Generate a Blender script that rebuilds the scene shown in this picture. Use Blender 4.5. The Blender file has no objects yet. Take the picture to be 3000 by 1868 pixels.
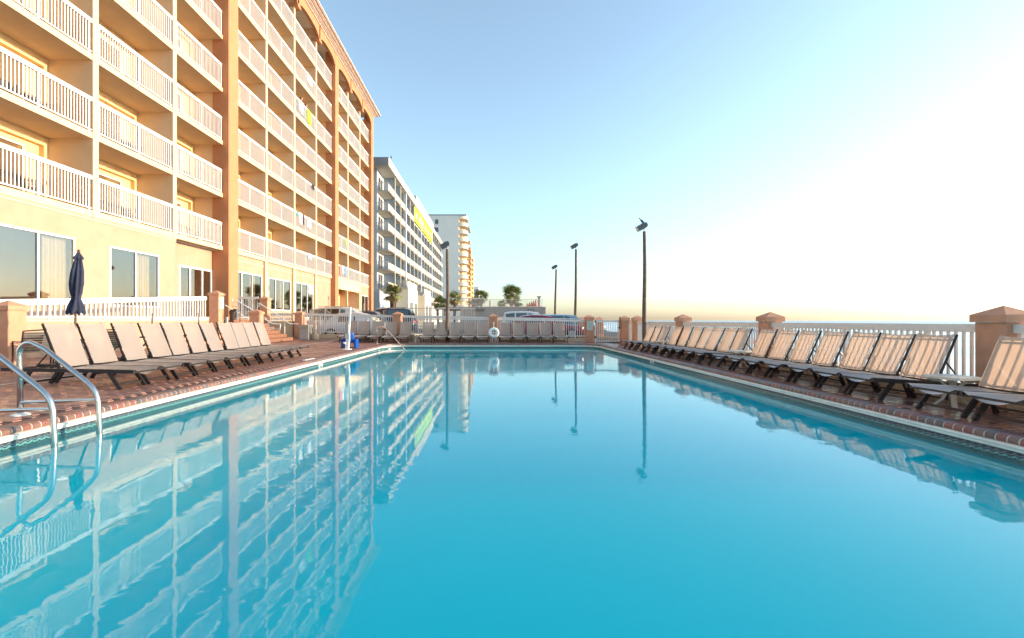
import bpy, math, random
from mathutils import Vector, Matrix
R = math.radians
random.seed(7)
S = bpy.context.scene
COL = S.collection
PI = math.pi
EYE = 1.08

# ------------------------------------------------------------------ camera
cd = bpy.data.cameras.new('camera'); cam = bpy.data.objects.new('camera', cd); COL.objects.link(cam)
cam.location = (0, 0, EYE); cam.rotation_euler = (R(90), 0, 0)
cd.lens = 16.0; cd.sensor_width = 36.0; cd.shift_x = 0.02; cd.shift_y = 0.001
cd.clip_start = 0.05; cd.clip_end = 20000
S.camera = cam
# ------------------------------------------------------------------ sky, sun, exposure
SUN_EL, SUN_AZ = 8.0, 2.0          # degrees; azimuth measured from +X towards +Y
w = bpy.data.worlds.new('World'); S.world = w; w.use_nodes = True
nt = w.node_tree; nt.nodes.clear()
sky = nt.nodes.new('ShaderNodeTexSky'); sky.sky_type = 'NISHITA'; sky.sun_disc = False
sky.sun_elevation = R(SUN_EL); sky.sun_rotation = R(90 - SUN_AZ)
sky.air_density = 1.0; sky.dust_density = 1.1; sky.ozone_density = 3.2; sky.altitude = 0
bg = nt.nodes.new('ShaderNodeBackground'); bg.inputs[1].default_value = 0.15
wo = nt.nodes.new('ShaderNodeOutputWorld')
tn = nt.nodes.new('ShaderNodeMix'); tn.data_type = 'RGBA'; tn.blend_type = 'MULTIPLY'; tn.inputs[0].default_value = 1
tn.inputs[7].default_value = (1.0, .985, .96, 1)      # warm white balance of the exposure
hs = nt.nodes.new('ShaderNodeHueSaturation'); hs.inputs['Saturation'].default_value = .76; hs.inputs['Hue'].default_value = .487; nt.links.new(sky.outputs[0], hs.inputs['Color'])
nt.links.new(hs.outputs[0], tn.inputs[6]); nt.links.new(tn.outputs[2], bg.inputs[0]); nt.links.new(bg.outputs[0], wo.inputs[0])
ld = bpy.data.lights.new('sun', 'SUN'); ld.energy = 2.0; ld.angle = R(0.5); ld.color = (1.0, 0.80, 0.58)
sun = bpy.data.objects.new('sun', ld); COL.objects.link(sun)
sd = Vector((math.cos(R(SUN_EL)) * math.cos(R(SUN_AZ)), math.cos(R(SUN_EL)) * math.sin(R(SUN_AZ)), math.sin(R(SUN_EL))))
sun.rotation_euler = sd.to_track_quat('Z', 'Y').to_euler(); sun.location = (30, 0, 20)
S.view_settings.view_transform = 'Standard'; S.view_settings.look = 'None'
S.view_settings.gamma = 1.0; S.view_settings.use_curve_mapping = False
S.view_settings.exposure = 1.9
S.cycles.max_bounces = 8; S.cycles.diffuse_bounces = 4; S.cycles.transparent_max_bounces = 12
S.cycles.caustics_reflective = False; S.cycles.caustics_refractive = False
S.cycles.sample_clamp_indirect = 6.0

# ------------------------------------------------------------------ materials
MATS = {}
def new_mat(name):
    m = bpy.data.materials.new(name); m.use_nodes = True; n = m.node_tree; n.nodes.clear()
    o = n.nodes.new('ShaderNodeOutputMaterial'); MATS[name] = m
    return m, n, o
def N(n, t, **kw):
    x = n.nodes.new(t)
    for k, v in kw.items():
        if k.startswith('i_'):
            x.inputs[k[2:].replace('_', ' ')].default_value = v
        else: setattr(x, k, v)
    return x
def c4(c): return (c[0], c[1], c[2], 1)
def mat(name, col, rough=0.6, metal=0.0, var=0.0, vscale=4.0, bump=0.0, bscale=60.0, spec=0.5, coat=0.0, stain=None, sscale=0.6):
    m, n, o = new_mat(name)
    p = N(n, 'ShaderNodeBsdfPrincipled'); n.links.new(p.outputs[0], o.inputs[0])
    p.inputs['Roughness'].default_value = rough; p.inputs['Metallic'].default_value = metal
    p.inputs['Specular IOR Level'].default_value = spec; p.inputs['Coat Weight'].default_value = coat
    p.inputs['Base Color'].default_value = c4(col)
    if var or bump or stain:
        tc = N(n, 'ShaderNodeTexCoord')
    src = None
    if var:
        nz = N(n, 'ShaderNodeTexNoise'); nz.inputs['Scale'].default_value = vscale; nz.inputs['Detail'].default_value = 6
        n.links.new(tc.outputs['Object'], nz.inputs['Vector'])
        rp = N(n, 'ShaderNodeValToRGB')
        rp.color_ramp.elements[0].position = 0.3; rp.color_ramp.elements[1].position = 0.7
        rp.color_ramp.elements[0].color = c4([max(0, c * (1 - var)) for c in col])
        rp.color_ramp.elements[1].color = c4([min(1, c * (1 + var * .7)) for c in col])
        n.links.new(nz.outputs[0], rp.inputs[0]); src = rp.outputs[0]
    if stain:
        n2 = N(n, 'ShaderNodeTexNoise'); n2.inputs['Scale'].default_value = sscale; n2.inputs['Detail'].default_value = 7; n2.inputs['Roughness'].default_value = .65
        mp = N(n, 'ShaderNodeMapping'); mp.inputs['Scale'].default_value = (1, 1, .35)
        n.links.new(tc.outputs['Object'], mp.inputs[0]); n.links.new(mp.outputs[0], n2.inputs['Vector'])
        r2 = N(n, 'ShaderNodeValToRGB'); r2.color_ramp.elements[0].position = .52; r2.color_ramp.elements[1].position = .78
        r2.color_ramp.elements[0].color = (0, 0, 0, 1); r2.color_ramp.elements[1].color = (.6, .6, .6, 1)
        n.links.new(n2.outputs[0], r2.inputs[0])
        mx = N(n, 'ShaderNodeMix', data_type='RGBA'); n.links.new(r2.outputs[0], mx.inputs[0])
        if src: n.links.new(src, mx.inputs[6])
        else: mx.inputs[6].default_value = c4(col)
        mx.inputs[7].default_value = c4(stain); src = mx.outputs[2]
    if src: n.links.new(src, p.inputs['Base Color'])
    if bump:
        nb = N(n, 'ShaderNodeTexNoise'); nb.inputs['Scale'].default_value = bscale; nb.inputs['Detail'].default_value = 4
        n.links.new(tc.outputs['Object'], nb.inputs['Vector'])
        b = N(n, 'ShaderNodeBump'); b.inputs['Strength'].default_value = bump; b.inputs['Distance'].default_value = 0.01
        n.links.new(nb.outputs[0], b.inputs['Height']); n.links.new(b.outputs[0], p.inputs['Normal'])
    return m
def paver_mat(name, cols, rlo, rhi, wet=1.0, island=False, wetscale=1.2):
    m, n, o = new_mat(name)
    p = N(n, 'ShaderNodeBsdfPrincipled'); n.links.new(p.outputs[0], o.inputs[0])
    if island: g = N(n, 'ShaderNodeNewGeometry'); rnd = g.outputs['Random Per Island']
    else: g = N(n, 'ShaderNodeObjectInfo'); rnd = g.outputs['Random']
    rp = N(n, 'ShaderNodeValToRGB'); rp.color_ramp.interpolation = 'CONSTANT'
    e = rp.color_ramp.elements
    while len(e) > 1: e.remove(e[0])
    e[0].position = 0; e[0].color = c4(cols[0])
    for i, c in enumerate(cols[1:]):
        q = e.new((i + 1) / len(cols)); q.color = c4(c)
    n.links.new(rnd, rp.inputs[0])
    ge = N(n, 'ShaderNodeNewGeometry')
    nz = N(n, 'ShaderNodeTexNoise'); nz.inputs['Scale'].default_value = 25; nz.inputs['Detail'].default_value = 6
    n.links.new(ge.outputs['Position'], nz.inputs['Vector'])
    mx = N(n, 'ShaderNodeMix', data_type='RGBA', blend_type='MULTIPLY'); mx.inputs[0].default_value = .55
    n.links.new(rp.outputs[0], mx.inputs[6]); n.links.new(nz.outputs[0], mx.inputs[7])
    g2 = N(n, 'ShaderNodeBrightContrast'); g2.inputs[1].default_value = .02
    n.links.new(mx.outputs[2], g2.inputs[0]); n.links.new(g2.outputs[0], p.inputs['Base Color'])
    n2 = N(n, 'ShaderNodeTexNoise'); n2.inputs['Scale'].default_value = wetscale; n2.inputs['Detail'].default_value = 5
    n.links.new(ge.outputs['Position'], n2.inputs['Vector'])
    mr = N(n, 'ShaderNodeMapRange'); mr.inputs[1].default_value = .38; mr.inputs[2].default_value = .62
    mr.inputs[3].default_value = rlo; mr.inputs[4].default_value = rhi
    n.links.new(n2.outputs[0], mr.inputs[0]); n.links.new(mr.outputs[0], p.inputs['Roughness'])
    b = N(n, 'ShaderNodeBump'); b.inputs['Strength'].default_value = .35; b.inputs['Distance'].default_value = .006
    n.links.new(nz.outputs[0], b.inputs['Height']); n.links.new(b.outputs[0], p.inputs['Normal'])
    return m

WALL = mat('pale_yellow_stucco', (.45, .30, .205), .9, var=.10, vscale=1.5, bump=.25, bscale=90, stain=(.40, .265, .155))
PIL = mat('orange_stucco', (.52, .225, .105), .9, var=.08, vscale=2, bump=.25, bscale=80, stain=(.43, .21, .10))
BACKW = mat('recess_yellow_shade_lift', (.76, .55, .27), .9, var=.04, vscale=1.5, bump=.2, bscale=80)  # yellower stucco, its colour also lightened to brighten the shaded recesses
SLABM = mat('balcony_stucco_shade_lift', (.72, .52, .32), .9, var=.05, vscale=2, bump=.2, bscale=70)  # cream of slabs and columns, lightened so shaded soffits read brighter
DIVM = mat('divider_stucco_shade_lift', (.72, .51, .32), .9, var=.08, vscale=1.2, bump=.25, bscale=70, stain=(.66, .45, .27))  # divider colour raised to make up for the shade it stands in
PILLAR = mat('terracotta_stucco', (.62, .31, .19), .92, var=.12, vscale=5, bump=.9, bscale=140, stain=(.45, .24, .14), sscale=2.5)
CURB = mat('beige_stucco', (.62, .47, .30), .9, var=.10, vscale=3, bump=.5, bscale=90, stain=(.4, .3, .2), sscale=1.5)
VINYL = mat('white_vinyl', (.76, .715, .665), .38, var=.03, vscale=3)
WHITE = mat('white_paint', (.82, .80, .77), .5, var=.04, vscale=4, bump=.1)
FRAME = mat('dark_bronze_metal', (.045, .035, .034), .38, metal=.35, var=.3, vscale=12, bump=.1, bscale=40)
STEEL = mat('brushed_steel', (.62, .60, .57), .24, metal=1.0, var=.08, vscale=18)
COPEW = mat('cream_coping', (.80, .74, .64), .55, var=.07, vscale=9, bump=.3, bscale=60, stain=(.62, .52, .42), sscale=3)
MORTAR = mat('grout', (.50, .43, .36), .9, var=.2, vscale=20, bump=.4)
DECKB = mat('deck_joint_sand', (.10, .055, .045), .7, var=.3, vscale=20, bump=.4)
PLAST = mat('pool_plaster', (.25, .55, .62), .7, var=.05)
CONC = mat('grey_concrete', (.42, .40, .38), .9, var=.10, vscale=2, bump=.4, bscale=40, stain=(.3, .28, .27))
ASPH = mat('asphalt', (.06, .06, .062), .9, var=.2, vscale=8, bump=.5)
SAND = mat('sand', (.70, .62, .52), .9, var=.08, vscale=1.0, bump=.4, bscale=6)
WOOD = mat('weathered_pole_wood', (.16, .11, .08), .85, var=.35, vscale=6, bump=.8, bscale=30)
LAMPM = mat('lamp_housing_grey', (.10, .105, .11), .5, var=.1)
NAVY = mat('navy_canvas', (.022, .030, .065), .85, var=.35, vscale=6, bump=.5, bscale=120)
BROWNP = mat('brown_pole', (.10, .055, .035), .5, var=.2)
BLACK = mat('black_plastic', (.02, .02, .02), .4)
TPLAS = mat('cream_plastic', (.66, .58, .48), .45, var=.08, vscale=8)
BLUEP = mat('blue_plastic', (.0, .07, .38), .35, var=.15, vscale=10)
STEPB = mat('step_brick_face', (.25, .115, .065), .8, var=.25, vscale=10, bump=.5)
BINM = mat('beige_bin_plastic', (.36, .33, .27), .6, var=.06)
BINB = mat('brown_bin', (.10, .075, .06), .6, var=.1)
SMOK = mat('tan_receptacle', (.50, .40, .27), .6, var=.1, vscale=5)
ROOMM = mat('room_interior', (.34, .30, .27), .9, var=.2)
CURT = mat('curtain_cloth', (.62, .52, .38), .9, var=.1, vscale=6)
BRCURT = mat('brown_curtain', (.48, .33, .21), .9, var=.15, vscale=6)
ALUW = mat('cream_door_frame', (.80, .76, .66), .5)
SKIN = mat('skin', (.52, .28, .19), .6)
HAIR = mat('dark_hair', (.03, .018, .012), .7)
TW = mat('white_towel', (.80, .78, .78), .95, bump=.5, bscale=200)
TG = mat('lime_towel', (.30, .62, .03), .9, bump=.3, bscale=200)
TK = mat('black_cloth', (.025, .025, .03), .9)
TT = mat('teal_cloth', (.02, .35, .33), .9)
TR = mat('coral_towel', (.75, .22, .20), .9)
TBL = mat('blue_towel', (.12, .28, .60), .9)
# neighbour buildings
B2W = mat('grey_blue_wall', (.56, .60, .65), .85, var=.06, vscale=.6, stain=(.34, .37, .42), sscale=.2)
B2C = mat('cream_concrete', (.62, .56, .45), .85, var=.05, vscale=.5, bump=.15, bscale=8)
B2D = mat('slate_divider', (.30, .36, .42), .85, var=.08, vscale=.8)
B2R = mat('grey_trim_and_roof_shade', (.30, .30, .31), .8, var=.15, vscale=.6, stain=(.22, .22, .23))  # grey trim; also carries the shade on the white hotel's roof end
LIME = mat('lime_panel', (.50, .72, .03), .8, var=.05, vscale=.7)
B2G = mat('far_window_glass', (.06, .07, .09), .15, spec=.8)
B3W = mat('tower_wall', (.82, .75, .65), .85, var=.05, vscale=.12, stain=(.76, .69, .60), sscale=.05)
B3Y = mat('warm_recess', (.60, .44, .26), .85)
B4O = mat('orange_tower', (.56, .36, .17), .85, var=.05, vscale=.1)
LEAFG = mat('palm_green', (.22, .25, .08), .6, var=.4, vscale=3)
LEAFD = mat('palm_dry', (.27, .19, .09), .8, var=.3, vscale=3)
TRUNK = mat('palm_trunk', (.16, .11, .07), .95, var=.4, vscale=8, bump=1.0, bscale=20)
ORANGE = mat('orange_canvas', (.72, .20, .08), .85, var=.2, vscale=4)
PBRICK_COLS = [(.42, .18, .12), (.33, .15, .11), (.46, .22, .14), (.28, .13, .11), (.38, .18, .13), (.50, .25, .16)]
PAV_L = paver_mat('paver_left', PBRICK_COLS, .32, .62)
PAV_LI = paver_mat('paver_left_joined', PBRICK_COLS, .32, .62, island=True)
WETC = [(.25, .10, .085), (.20, .09, .08), (.28, .12, .095), (.17, .085, .08), (.24, .11, .09)]
PAV_R = paver_mat('paver_right_wet', WETC, .10, .38, wetscale=2.0)
PAV_RI = paver_mat('paver_right_wet_joined', WETC, .10, .38, island=True, wetscale=2.0)
COPB = [(.30, .10, .07), (.16, .11, .10), (.23, .12, .10), (.27, .12, .08), (.14, .095, .09), (.25, .085, .065)]
BRK = paver_mat('coping_brick', COPB, .28, .5, wetscale=3)
BRKI = paver_mat('coping_brick_joined', COPB, .28, .5, island=True, wetscale=3)

# waterline tile: stylised wave bands
def tile_mat():
    m, n, o = new_mat('wave_tile')
    p = N(n, 'ShaderNodeBsdfPrincipled'); n.links.new(p.outputs[0], o.inputs[0]); p.inputs['Roughness'].default_value = .15
    tc = N(n, 'ShaderNodeTexCoord'); sp = N(n, 'ShaderNodeSeparateXYZ'); n.links.new(tc.outputs['Object'], sp.inputs[0])
    def M(op, a, b=None, c=None):
        x = N(n, 'ShaderNodeMath', operation=op)
        for i, v in enumerate((a, b, c)):
            if v is None: continue
            if isinstance(v, (int, float)): x.inputs[i].default_value = v
            else: n.links.new(v, x.inputs[i])
        return x.outputs[0]
    u = sp.outputs['X']; v = sp.outputs['Z']
    w1 = M('ABSOLUTE', M('SINE', M('MULTIPLY', u, 2 * PI / .15)))
    w2 = M('SINE', M('MULTIPLY', u, 4 * PI / .15))
    h = M('ADD', v, M('ADD', M('MULTIPLY', w1, .022), M('MULTIPLY', w2, .006)))
    nz = N(n, 'ShaderNodeTexNoise'); nz.inputs['Scale'].default_value = 45; n.links.new(tc.outputs['Object'], nz.inputs['Vector'])
    h = M('ADD', h, M('MULTIPLY', nz.outputs[0], .012))
    mr = N(n, 'ShaderNodeMapRange'); mr.inputs[1].default_value = 0; mr.inputs[2].default_value = .15; n.links.new(h, mr.inputs[0])
    rp = N(n, 'ShaderNodeValToRGB'); rp.color_ramp.interpolation = 'CONSTANT'
    e = rp.color_ramp.elements
    while len(e) > 1: e.remove(e[0])
    bands = [(0, (.06, .12, .17)), (.10, (.12, .22, .28)), (.34, (.05, .12, .18)), (.52, (.20, .33, .34)), (.60, (.015, .025, .045)), (.66, (.10, .28, .28)), (.83, (.02, .02, .035)), (.875, (.06, .055, .075)), (.93, (.16, .32, .32)), (.965, (.05, .045, .065)), (1.06, (.05, .05, .07))]
    e[0].position = 0; e[0].color = c4(bands[0][1])
    for po, c in bands[1:]:
        if po <= 1: q = e.new(po); q.color = c4(c)
    n.links.new(mr.outputs[0], rp.inputs[0]); n.links.new(rp.outputs[0], p.inputs['Base Color'])
    return m
TILE = tile_mat()

# pool water
def water_mat():
    m, n, o = new_mat('pool_water')
    p = N(n, 'ShaderNodeBsdfPrincipled'); n.links.new(p.outputs[0], o.inputs[0])
    p.inputs['Base Color'].default_value = (.0, .45, .60, 1); p.inputs['Roughness'].default_value = .0
    p.inputs['IOR'].default_value = 1.33
    p.inputs['Subsurface Weight'].default_value = 1; p.inputs['Subsurface Radius'].default_value = (1, 1, 1); p.inputs['Subsurface Scale'].default_value = 6.0
    ge = N(n, 'ShaderNodeNewGeometry')
    mp = N(n, 'ShaderNodeMapping'); mp.inputs['Scale'].default_value = (1.0, 1.6, 1); mp.inputs['Rotation'].default_value = (.3, .2, .5); n.links.new(ge.outputs['Position'], mp.inputs[0])
    a = N(n, 'ShaderNodeTexNoise'); a.inputs['Scale'].default_value = 5.0; a.inputs['Detail'].default_value = 2.2; a.inputs['Roughness'].default_value = .45; a.inputs['Distortion'].default_value = .6
    n.links.new(mp.outputs[0], a.inputs['Vector'])
    c = N(n, 'ShaderNodeTexNoise'); c.inputs['Scale'].default_value = 2.6; c.inputs['Detail'].default_value = 1.5; n.links.new(mp.outputs[0], c.inputs['Vector'])
    ad = N(n, 'ShaderNodeMath', operation='MULTIPLY_ADD'); ad.inputs[1].default_value = .35
    cm = N(n, 'ShaderNodeTexNoise'); cm.inputs['Scale'].default_value = .55; cm.inputs['Detail'].default_value = 2; n.links.new(mp.outputs[0], cm.inputs['Vector'])
    cr = N(n, 'ShaderNodeMapRange'); cr.inputs[1].default_value = .35; cr.inputs[2].default_value = .65; cr.inputs[3].default_value = .25; cr.inputs[4].default_value = 1.1; n.links.new(cm.outputs[0], cr.inputs[0])
    am = N(n, 'ShaderNodeMath', operation='MULTIPLY'); n.links.new(a.outputs[0], am.inputs[0]); n.links.new(cr.outputs[0], am.inputs[1])
    n.links.new(c.outputs[0], ad.inputs[0]); n.links.new(am.outputs[0], ad.inputs[2])
    b = N(n, 'ShaderNodeBump'); b.inputs['Strength'].default_value = 1.0; b.inputs['Distance'].default_value = .0010
    n.links.new(ad.outputs[0], b.inputs['Height']); n.links.new(b.outputs[0], p.inputs['Normal'])
    # very slow colour drift of the lit pool body
    d = N(n, 'ShaderNodeTexNoise'); d.inputs['Scale'].default_value = .25; n.links.new(ge.outputs['Position'], d.inputs['Vector'])
    rp = N(n, 'ShaderNodeValToRGB'); rp.color_ramp.elements[0].color = (.0, .47, .61, 1); rp.color_ramp.elements[1].color = (.0, .53, .66, 1)
    n.links.new(d.outputs[0], rp.inputs[0]); n.links.new(rp.outputs[0], p.inputs['Base Color'])
    return m
WATER = water_mat()
def sea_mat():
    m, n, o = new_mat('sea_water')
    p = N(n, 'ShaderNodeBsdfPrincipled'); n.links.new(p.outputs[0], o.inputs[0]); p.inputs['Roughness'].default_value = .25
    ge = N(n, 'ShaderNodeNewGeometry')
    mp = N(n, 'ShaderNodeMapping'); mp.inputs['Scale'].default_value = (.10, .012, 1); n.links.new(ge.outputs['Position'], mp.inputs[0])
    a = N(n, 'ShaderNodeTexNoise'); a.inputs['Scale'].default_value = 1.0; a.inputs['Detail'].default_value = 7; a.inputs['Roughness'].default_value = .7; n.links.new(mp.outputs[0], a.inputs['Vector'])
    rp = N(n, 'ShaderNodeValToRGB'); rp.color_ramp.elements[0].position = .50; rp.color_ramp.elements[1].position = .60
    rp.color_ramp.elements[0].color = (.42, .50, .55, 1); rp.color_ramp.elements[1].color = (.85, .85, .85, 1)
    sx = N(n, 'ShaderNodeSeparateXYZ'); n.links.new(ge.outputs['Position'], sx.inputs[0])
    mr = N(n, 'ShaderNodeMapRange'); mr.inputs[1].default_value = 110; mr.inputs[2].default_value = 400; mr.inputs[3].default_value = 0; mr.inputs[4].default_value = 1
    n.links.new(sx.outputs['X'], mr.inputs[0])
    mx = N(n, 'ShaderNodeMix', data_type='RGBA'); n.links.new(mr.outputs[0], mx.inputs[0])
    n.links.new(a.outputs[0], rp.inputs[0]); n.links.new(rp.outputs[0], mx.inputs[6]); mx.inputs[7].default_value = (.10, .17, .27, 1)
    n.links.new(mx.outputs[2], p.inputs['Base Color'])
    b = N(n, 'ShaderNodeBump'); b.inputs['Strength'].default_value = .6; b.inputs['Distance'].default_value = .6
    n.links.new(a.outputs[0], b.inputs['Height']); n.links.new(b.outputs[0], p.inputs['Normal'])
    return m
SEA = sea_mat()
def sling_mat():
    m, n, o = new_mat('sling_mesh_fabric')
    df = N(n, 'ShaderNodeBsdfDiffuse'); tr = N(n, 'ShaderNodeBsdfTranslucent'); tp = N(n, 'ShaderNodeBsdfTransparent')
    tc = N(n, 'ShaderNodeTexCoord'); wv = N(n, 'ShaderNodeTexNoise'); wv.inputs['Scale'].default_value = 180
    n2 = N(n, 'ShaderNodeTexNoise'); n2.inputs['Scale'].default_value = 3; n2.inputs['Detail'].default_value = 4
    n.links.new(tc.outputs['Object'], wv.inputs['Vector']); n.links.new(tc.outputs['Object'], n2.inputs['Vector'])
    rp = N(n, 'ShaderNodeValToRGB'); rp.color_ramp.elements[0].color = (.35, .29, .245, 1); rp.color_ramp.elements[1].color = (.50, .42, .355, 1)
    ad = N(n, 'ShaderNodeMath', operation='MULTIPLY_ADD'); ad.inputs[1].default_value = .35
    n.links.new(wv.outputs[0], ad.inputs[0]); ad2 = N(n, 'ShaderNodeMath', operation='MULTIPLY'); ad2.inputs[1].default_value = .65
    n.links.new(n2.outputs[0], ad2.inputs[0]); n.links.new(ad2.outputs[0], ad.inputs[2]); n.links.new(ad.outputs[0], rp.inputs[0])
    n.links.new(rp.outputs[0], df.inputs[0]); tr.inputs[0].default_value = (.80, .56, .40, 1)
    m1 = N(n, 'ShaderNodeMixShader'); m1.inputs[0].default_value = .36
    n.links.new(df.outputs[0], m1.inputs[1]); n.links.new(tr.outputs[0], m1.inputs[2])
    m2 = N(n, 'ShaderNodeMixShader'); m2.inputs[0].default_value = .10
    n.links.new(m1.outputs[0], m2.inputs[1]); n.links.new(tp.outputs[0], m2.inputs[2]); gg = N(n, 'ShaderNodeBsdfGlossy'); gg.inputs['Roughness'].default_value = .38; gg.inputs[0].default_value = (.9, .9, .9, 1)
    fr = N(n, 'ShaderNodeFresnel'); fr.inputs[0].default_value = 1.5
    m3 = N(n, 'ShaderNodeMixShader'); n.links.new(fr.outputs[0], m3.inputs[0]); n.links.new(m2.outputs[0], m3.inputs[1]); n.links.new(gg.outputs[0], m3.inputs[2]); n.links.new(m3.outputs[0], o.inputs[0])
    return m
SLING = sling_mat()
def glass_mat(name, refl, tint):
    m, n, o = new_mat(name)
    gl = N(n, 'ShaderNodeBsdfGlossy'); gl.inputs['Roughness'].default_value = .02; gl.inputs[0].default_value = (.88, .84, .80, 1)
    tp = N(n, 'ShaderNodeBsdfTransparent'); tp.inputs[0].default_value = c4(tint)
    lwt = N(n, 'ShaderNodeLayerWeight'); lwt.inputs[0].default_value = .5
    lw = N(n, 'ShaderNodeMath', operation='POWER'); lw.inputs[1].default_value = 4; n.links.new(lwt.outputs['Facing'], lw.inputs[0])
    ad = N(n, 'ShaderNodeMath', operation='ADD'); ad.inputs[1].default_value = refl; ad.use_clamp = True
    n.links.new(lw.outputs[0], ad.inputs[0])
    mx = N(n, 'ShaderNodeMixShader'); n.links.new(ad.outputs[0], mx.inputs[0])
    n.links.new(tp.outputs[0], mx.inputs[1]); n.links.new(gl.outputs[0], mx.inputs[2]); n.links.new(mx.outputs[0], o.inputs[0])
    return m
GLASS = glass_mat('window_glass', .20, (.88, .86, .82))
CARG = glass_mat('car_glass', .14, (.22, .26, .26))
def paint(name, col): return mat(name, col, .32, metal=.15, coat=.6)

# ------------------------------------------------------------------ builders
WOFF = {}
class MB:
    def __init__(s): s.v = []; s.f = []
    def add(s, vs, fs):
        k = len(s.v); s.v += [tuple(q) for q in vs]; s.f += [tuple(i + k for i in f) for f in fs]; return s
    def box(s, x0, x1, y0, y1, z0, z1):
        if x0 > x1: x0, x1 = x1, x0
        if y0 > y1: y0, y1 = y1, y0
        if z0 > z1: z0, z1 = z1, z0
        return s.add([(x0,y0,z0),(x1,y0,z0),(x1,y1,z0),(x0,y1,z0),(x0,y0,z1),(x1,y0,z1),(x1,y1,z1),(x0,y1,z1)],
                     [(0,3,2,1),(4,5,6,7),(0,1,5,4),(1,2,6,5),(2,3,7,6),(3,0,4,7)])
    def bar(s, a, b, w, h, up=(0, 0, 1)):
        a = Vector(a); b = Vector(b); d = (b - a).normalized(); u = Vector(up)
        if abs(d.dot(u)) > .99: u = Vector((0, 1, 0))
        sd_ = d.cross(u).normalized(); uu = sd_.cross(d).normalized()
        sd_ *= w / 2; uu *= h / 2
        vs = [a - sd_ - uu, a + sd_ - uu, a + sd_ + uu, a - sd_ + uu, b - sd_ - uu, b + sd_ - uu, b + sd_ + uu, b - sd_ + uu]
        return s.add(vs, [(0,1,2,3),(7,6,5,4),(0,4,5,1),(1,5,6,2),(2,6,7,3),(3,7,4,0)])
    def tube(s, pts, r, n=8, cap=True):
        pts = [Vector(p) for p in pts]; rs = r if isinstance(r, (list, tuple)) else [r] * len(pts)
        rings = []; prev = None
        for i, p in enumerate(pts):
            if i == 0: d = pts[1] - p
            elif i == len(pts) - 1: d = p - pts[i - 1]
            else: d = (pts[i + 1] - p).normalized() + (p - pts[i - 1]).normalized()
            d.normalize()
            if prev is None:
                u = Vector((0, 0, 1)) if abs(d.z) < .9 else Vector((1, 0, 0))
            else: u = prev
            a = d.cross(u).normalized(); b = a.cross(d).normalized(); prev = b
            rings.append([p + (a * math.cos(2*PI*k/n) + b * math.sin(2*PI*k/n)) * rs[i] for k in range(n)])
        vs = [q for ring in rings for q in ring]; fs = []
        for i in range(len(rings) - 1):
            for k in range(n):
                fs.append((i*n+k, i*n+(k+1) % n, (i+1)*n+(k+1) % n, (i+1)*n+k))
        if cap: fs.append(tuple(range(n))[::-1]); fs.append(tuple((len(rings)-1)*n + k for k in range(n)))
        return s.add(vs, fs)
    def lathe(s, prof, c=(0, 0, 0), n=16, sx=1, sy=1):
        vs = []; fs = []
        for r, z in prof:
            for k in range(n): vs.append((c[0] + sx*r*math.cos(2*PI*k/n), c[1] + sy*r*math.sin(2*PI*k/n), c[2] + z))
        for i in range(len(prof) - 1):
            for k in range(n): fs.append((i*n+k, i*n+(k+1) % n, (i+1)*n+(k+1) % n, (i+1)*n+k))
        fs.append(tuple(range(n))[::-1]); fs.append(tuple((len(prof)-1)*n+k for k in range(n)))
        return s.add(vs, fs)
    def grid(s, fn, nu, nv):
        vs = [fn(i / nu, j / nv) for i in range(nu + 1) for j in range(nv + 1)]
        fs = [(i*(nv+1)+j, (i+1)*(nv+1)+j, (i+1)*(nv+1)+j+1, i*(nv+1)+j+1) for i in range(nu) for j in range(nv)]
        return s.add(vs, fs)
    def poly(s, pts, thick=None):
        pts = [Vector(p) for p in pts]; n = len(pts)
        if thick is None: return s.add(pts, [tuple(range(n))])
        t = Vector(thick); vs = pts + [p + t for p in pts]
        return s.add(vs, [tuple(range(n))[::-1], tuple(range(n, 2*n))] + [(i, (i+1) % n, n+(i+1) % n, n+i) for i in range(n)])
    def mesh(s, name, m, off=(0, 0, 0), smooth=False):
        me = bpy.data.meshes.new(name)
        me.from_pydata([(a-off[0], b-off[1], c-off[2]) for a, b, c in s.v], [], s.f)
        me.materials.append(m)
        if smooth:
            me.polygons.foreach_set('use_smooth', [True] * len(me.polygons))
            if smooth != 'all': me.set_sharp_from_angle(angle=R(40))
        me.update(); return me
    def build(s, name, m, parent=None, smooth=False, kind=None):
        off = WOFF.get(parent.name, (0, 0, 0)) if parent else (0, 0, 0)
        o = bpy.data.objects.new(name, s.mesh(name, m, off, smooth)); COL.objects.link(o)
        if parent: o.parent = parent
        WOFF[o.name] = off
        if kind: o['kind'] = kind
        return o
def inst(name, me, parent, loc, rot=(0, 0, 0)):
    off = WOFF.get(parent.name, (0, 0, 0)) if parent else (0, 0, 0)
    o = bpy.data.objects.new(name, me); COL.objects.link(o); o.parent = parent
    o.location = (loc[0]-off[0], loc[1]-off[1], loc[2]-off[2]); o.rotation_euler = rot
    return o
def tag(o, label=None, cat=None, group=None, kind=None):
    if label: o['label'] = label
    if cat: o['category'] = cat
    if group: o['group'] = group
    if kind: o['kind'] = kind
    return o
def thing(name, loc, label, cat, group=None, rz=0):
    o = bpy.data.objects.new(name, None); COL.objects.link(o); o.location = loc; o.rotation_euler = (0, 0, rz)
    WOFF[o.name] = tuple(loc) if rz == 0 else (0, 0, 0)
    return tag(o, label, cat, group)
def copy_tree(o, parent=None):
    c = o.copy(); COL.objects.link(c)
    if parent: c.parent = parent
    for ch in KIDS.get(o.name, []): copy_tree(ch, c)
    return c
KIDS = {}
def reg(root):
    allo = list(COL.objects)
    for o in allo:
        if o.parent: KIDS.setdefault(o.parent.name, []).append(o)
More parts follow.
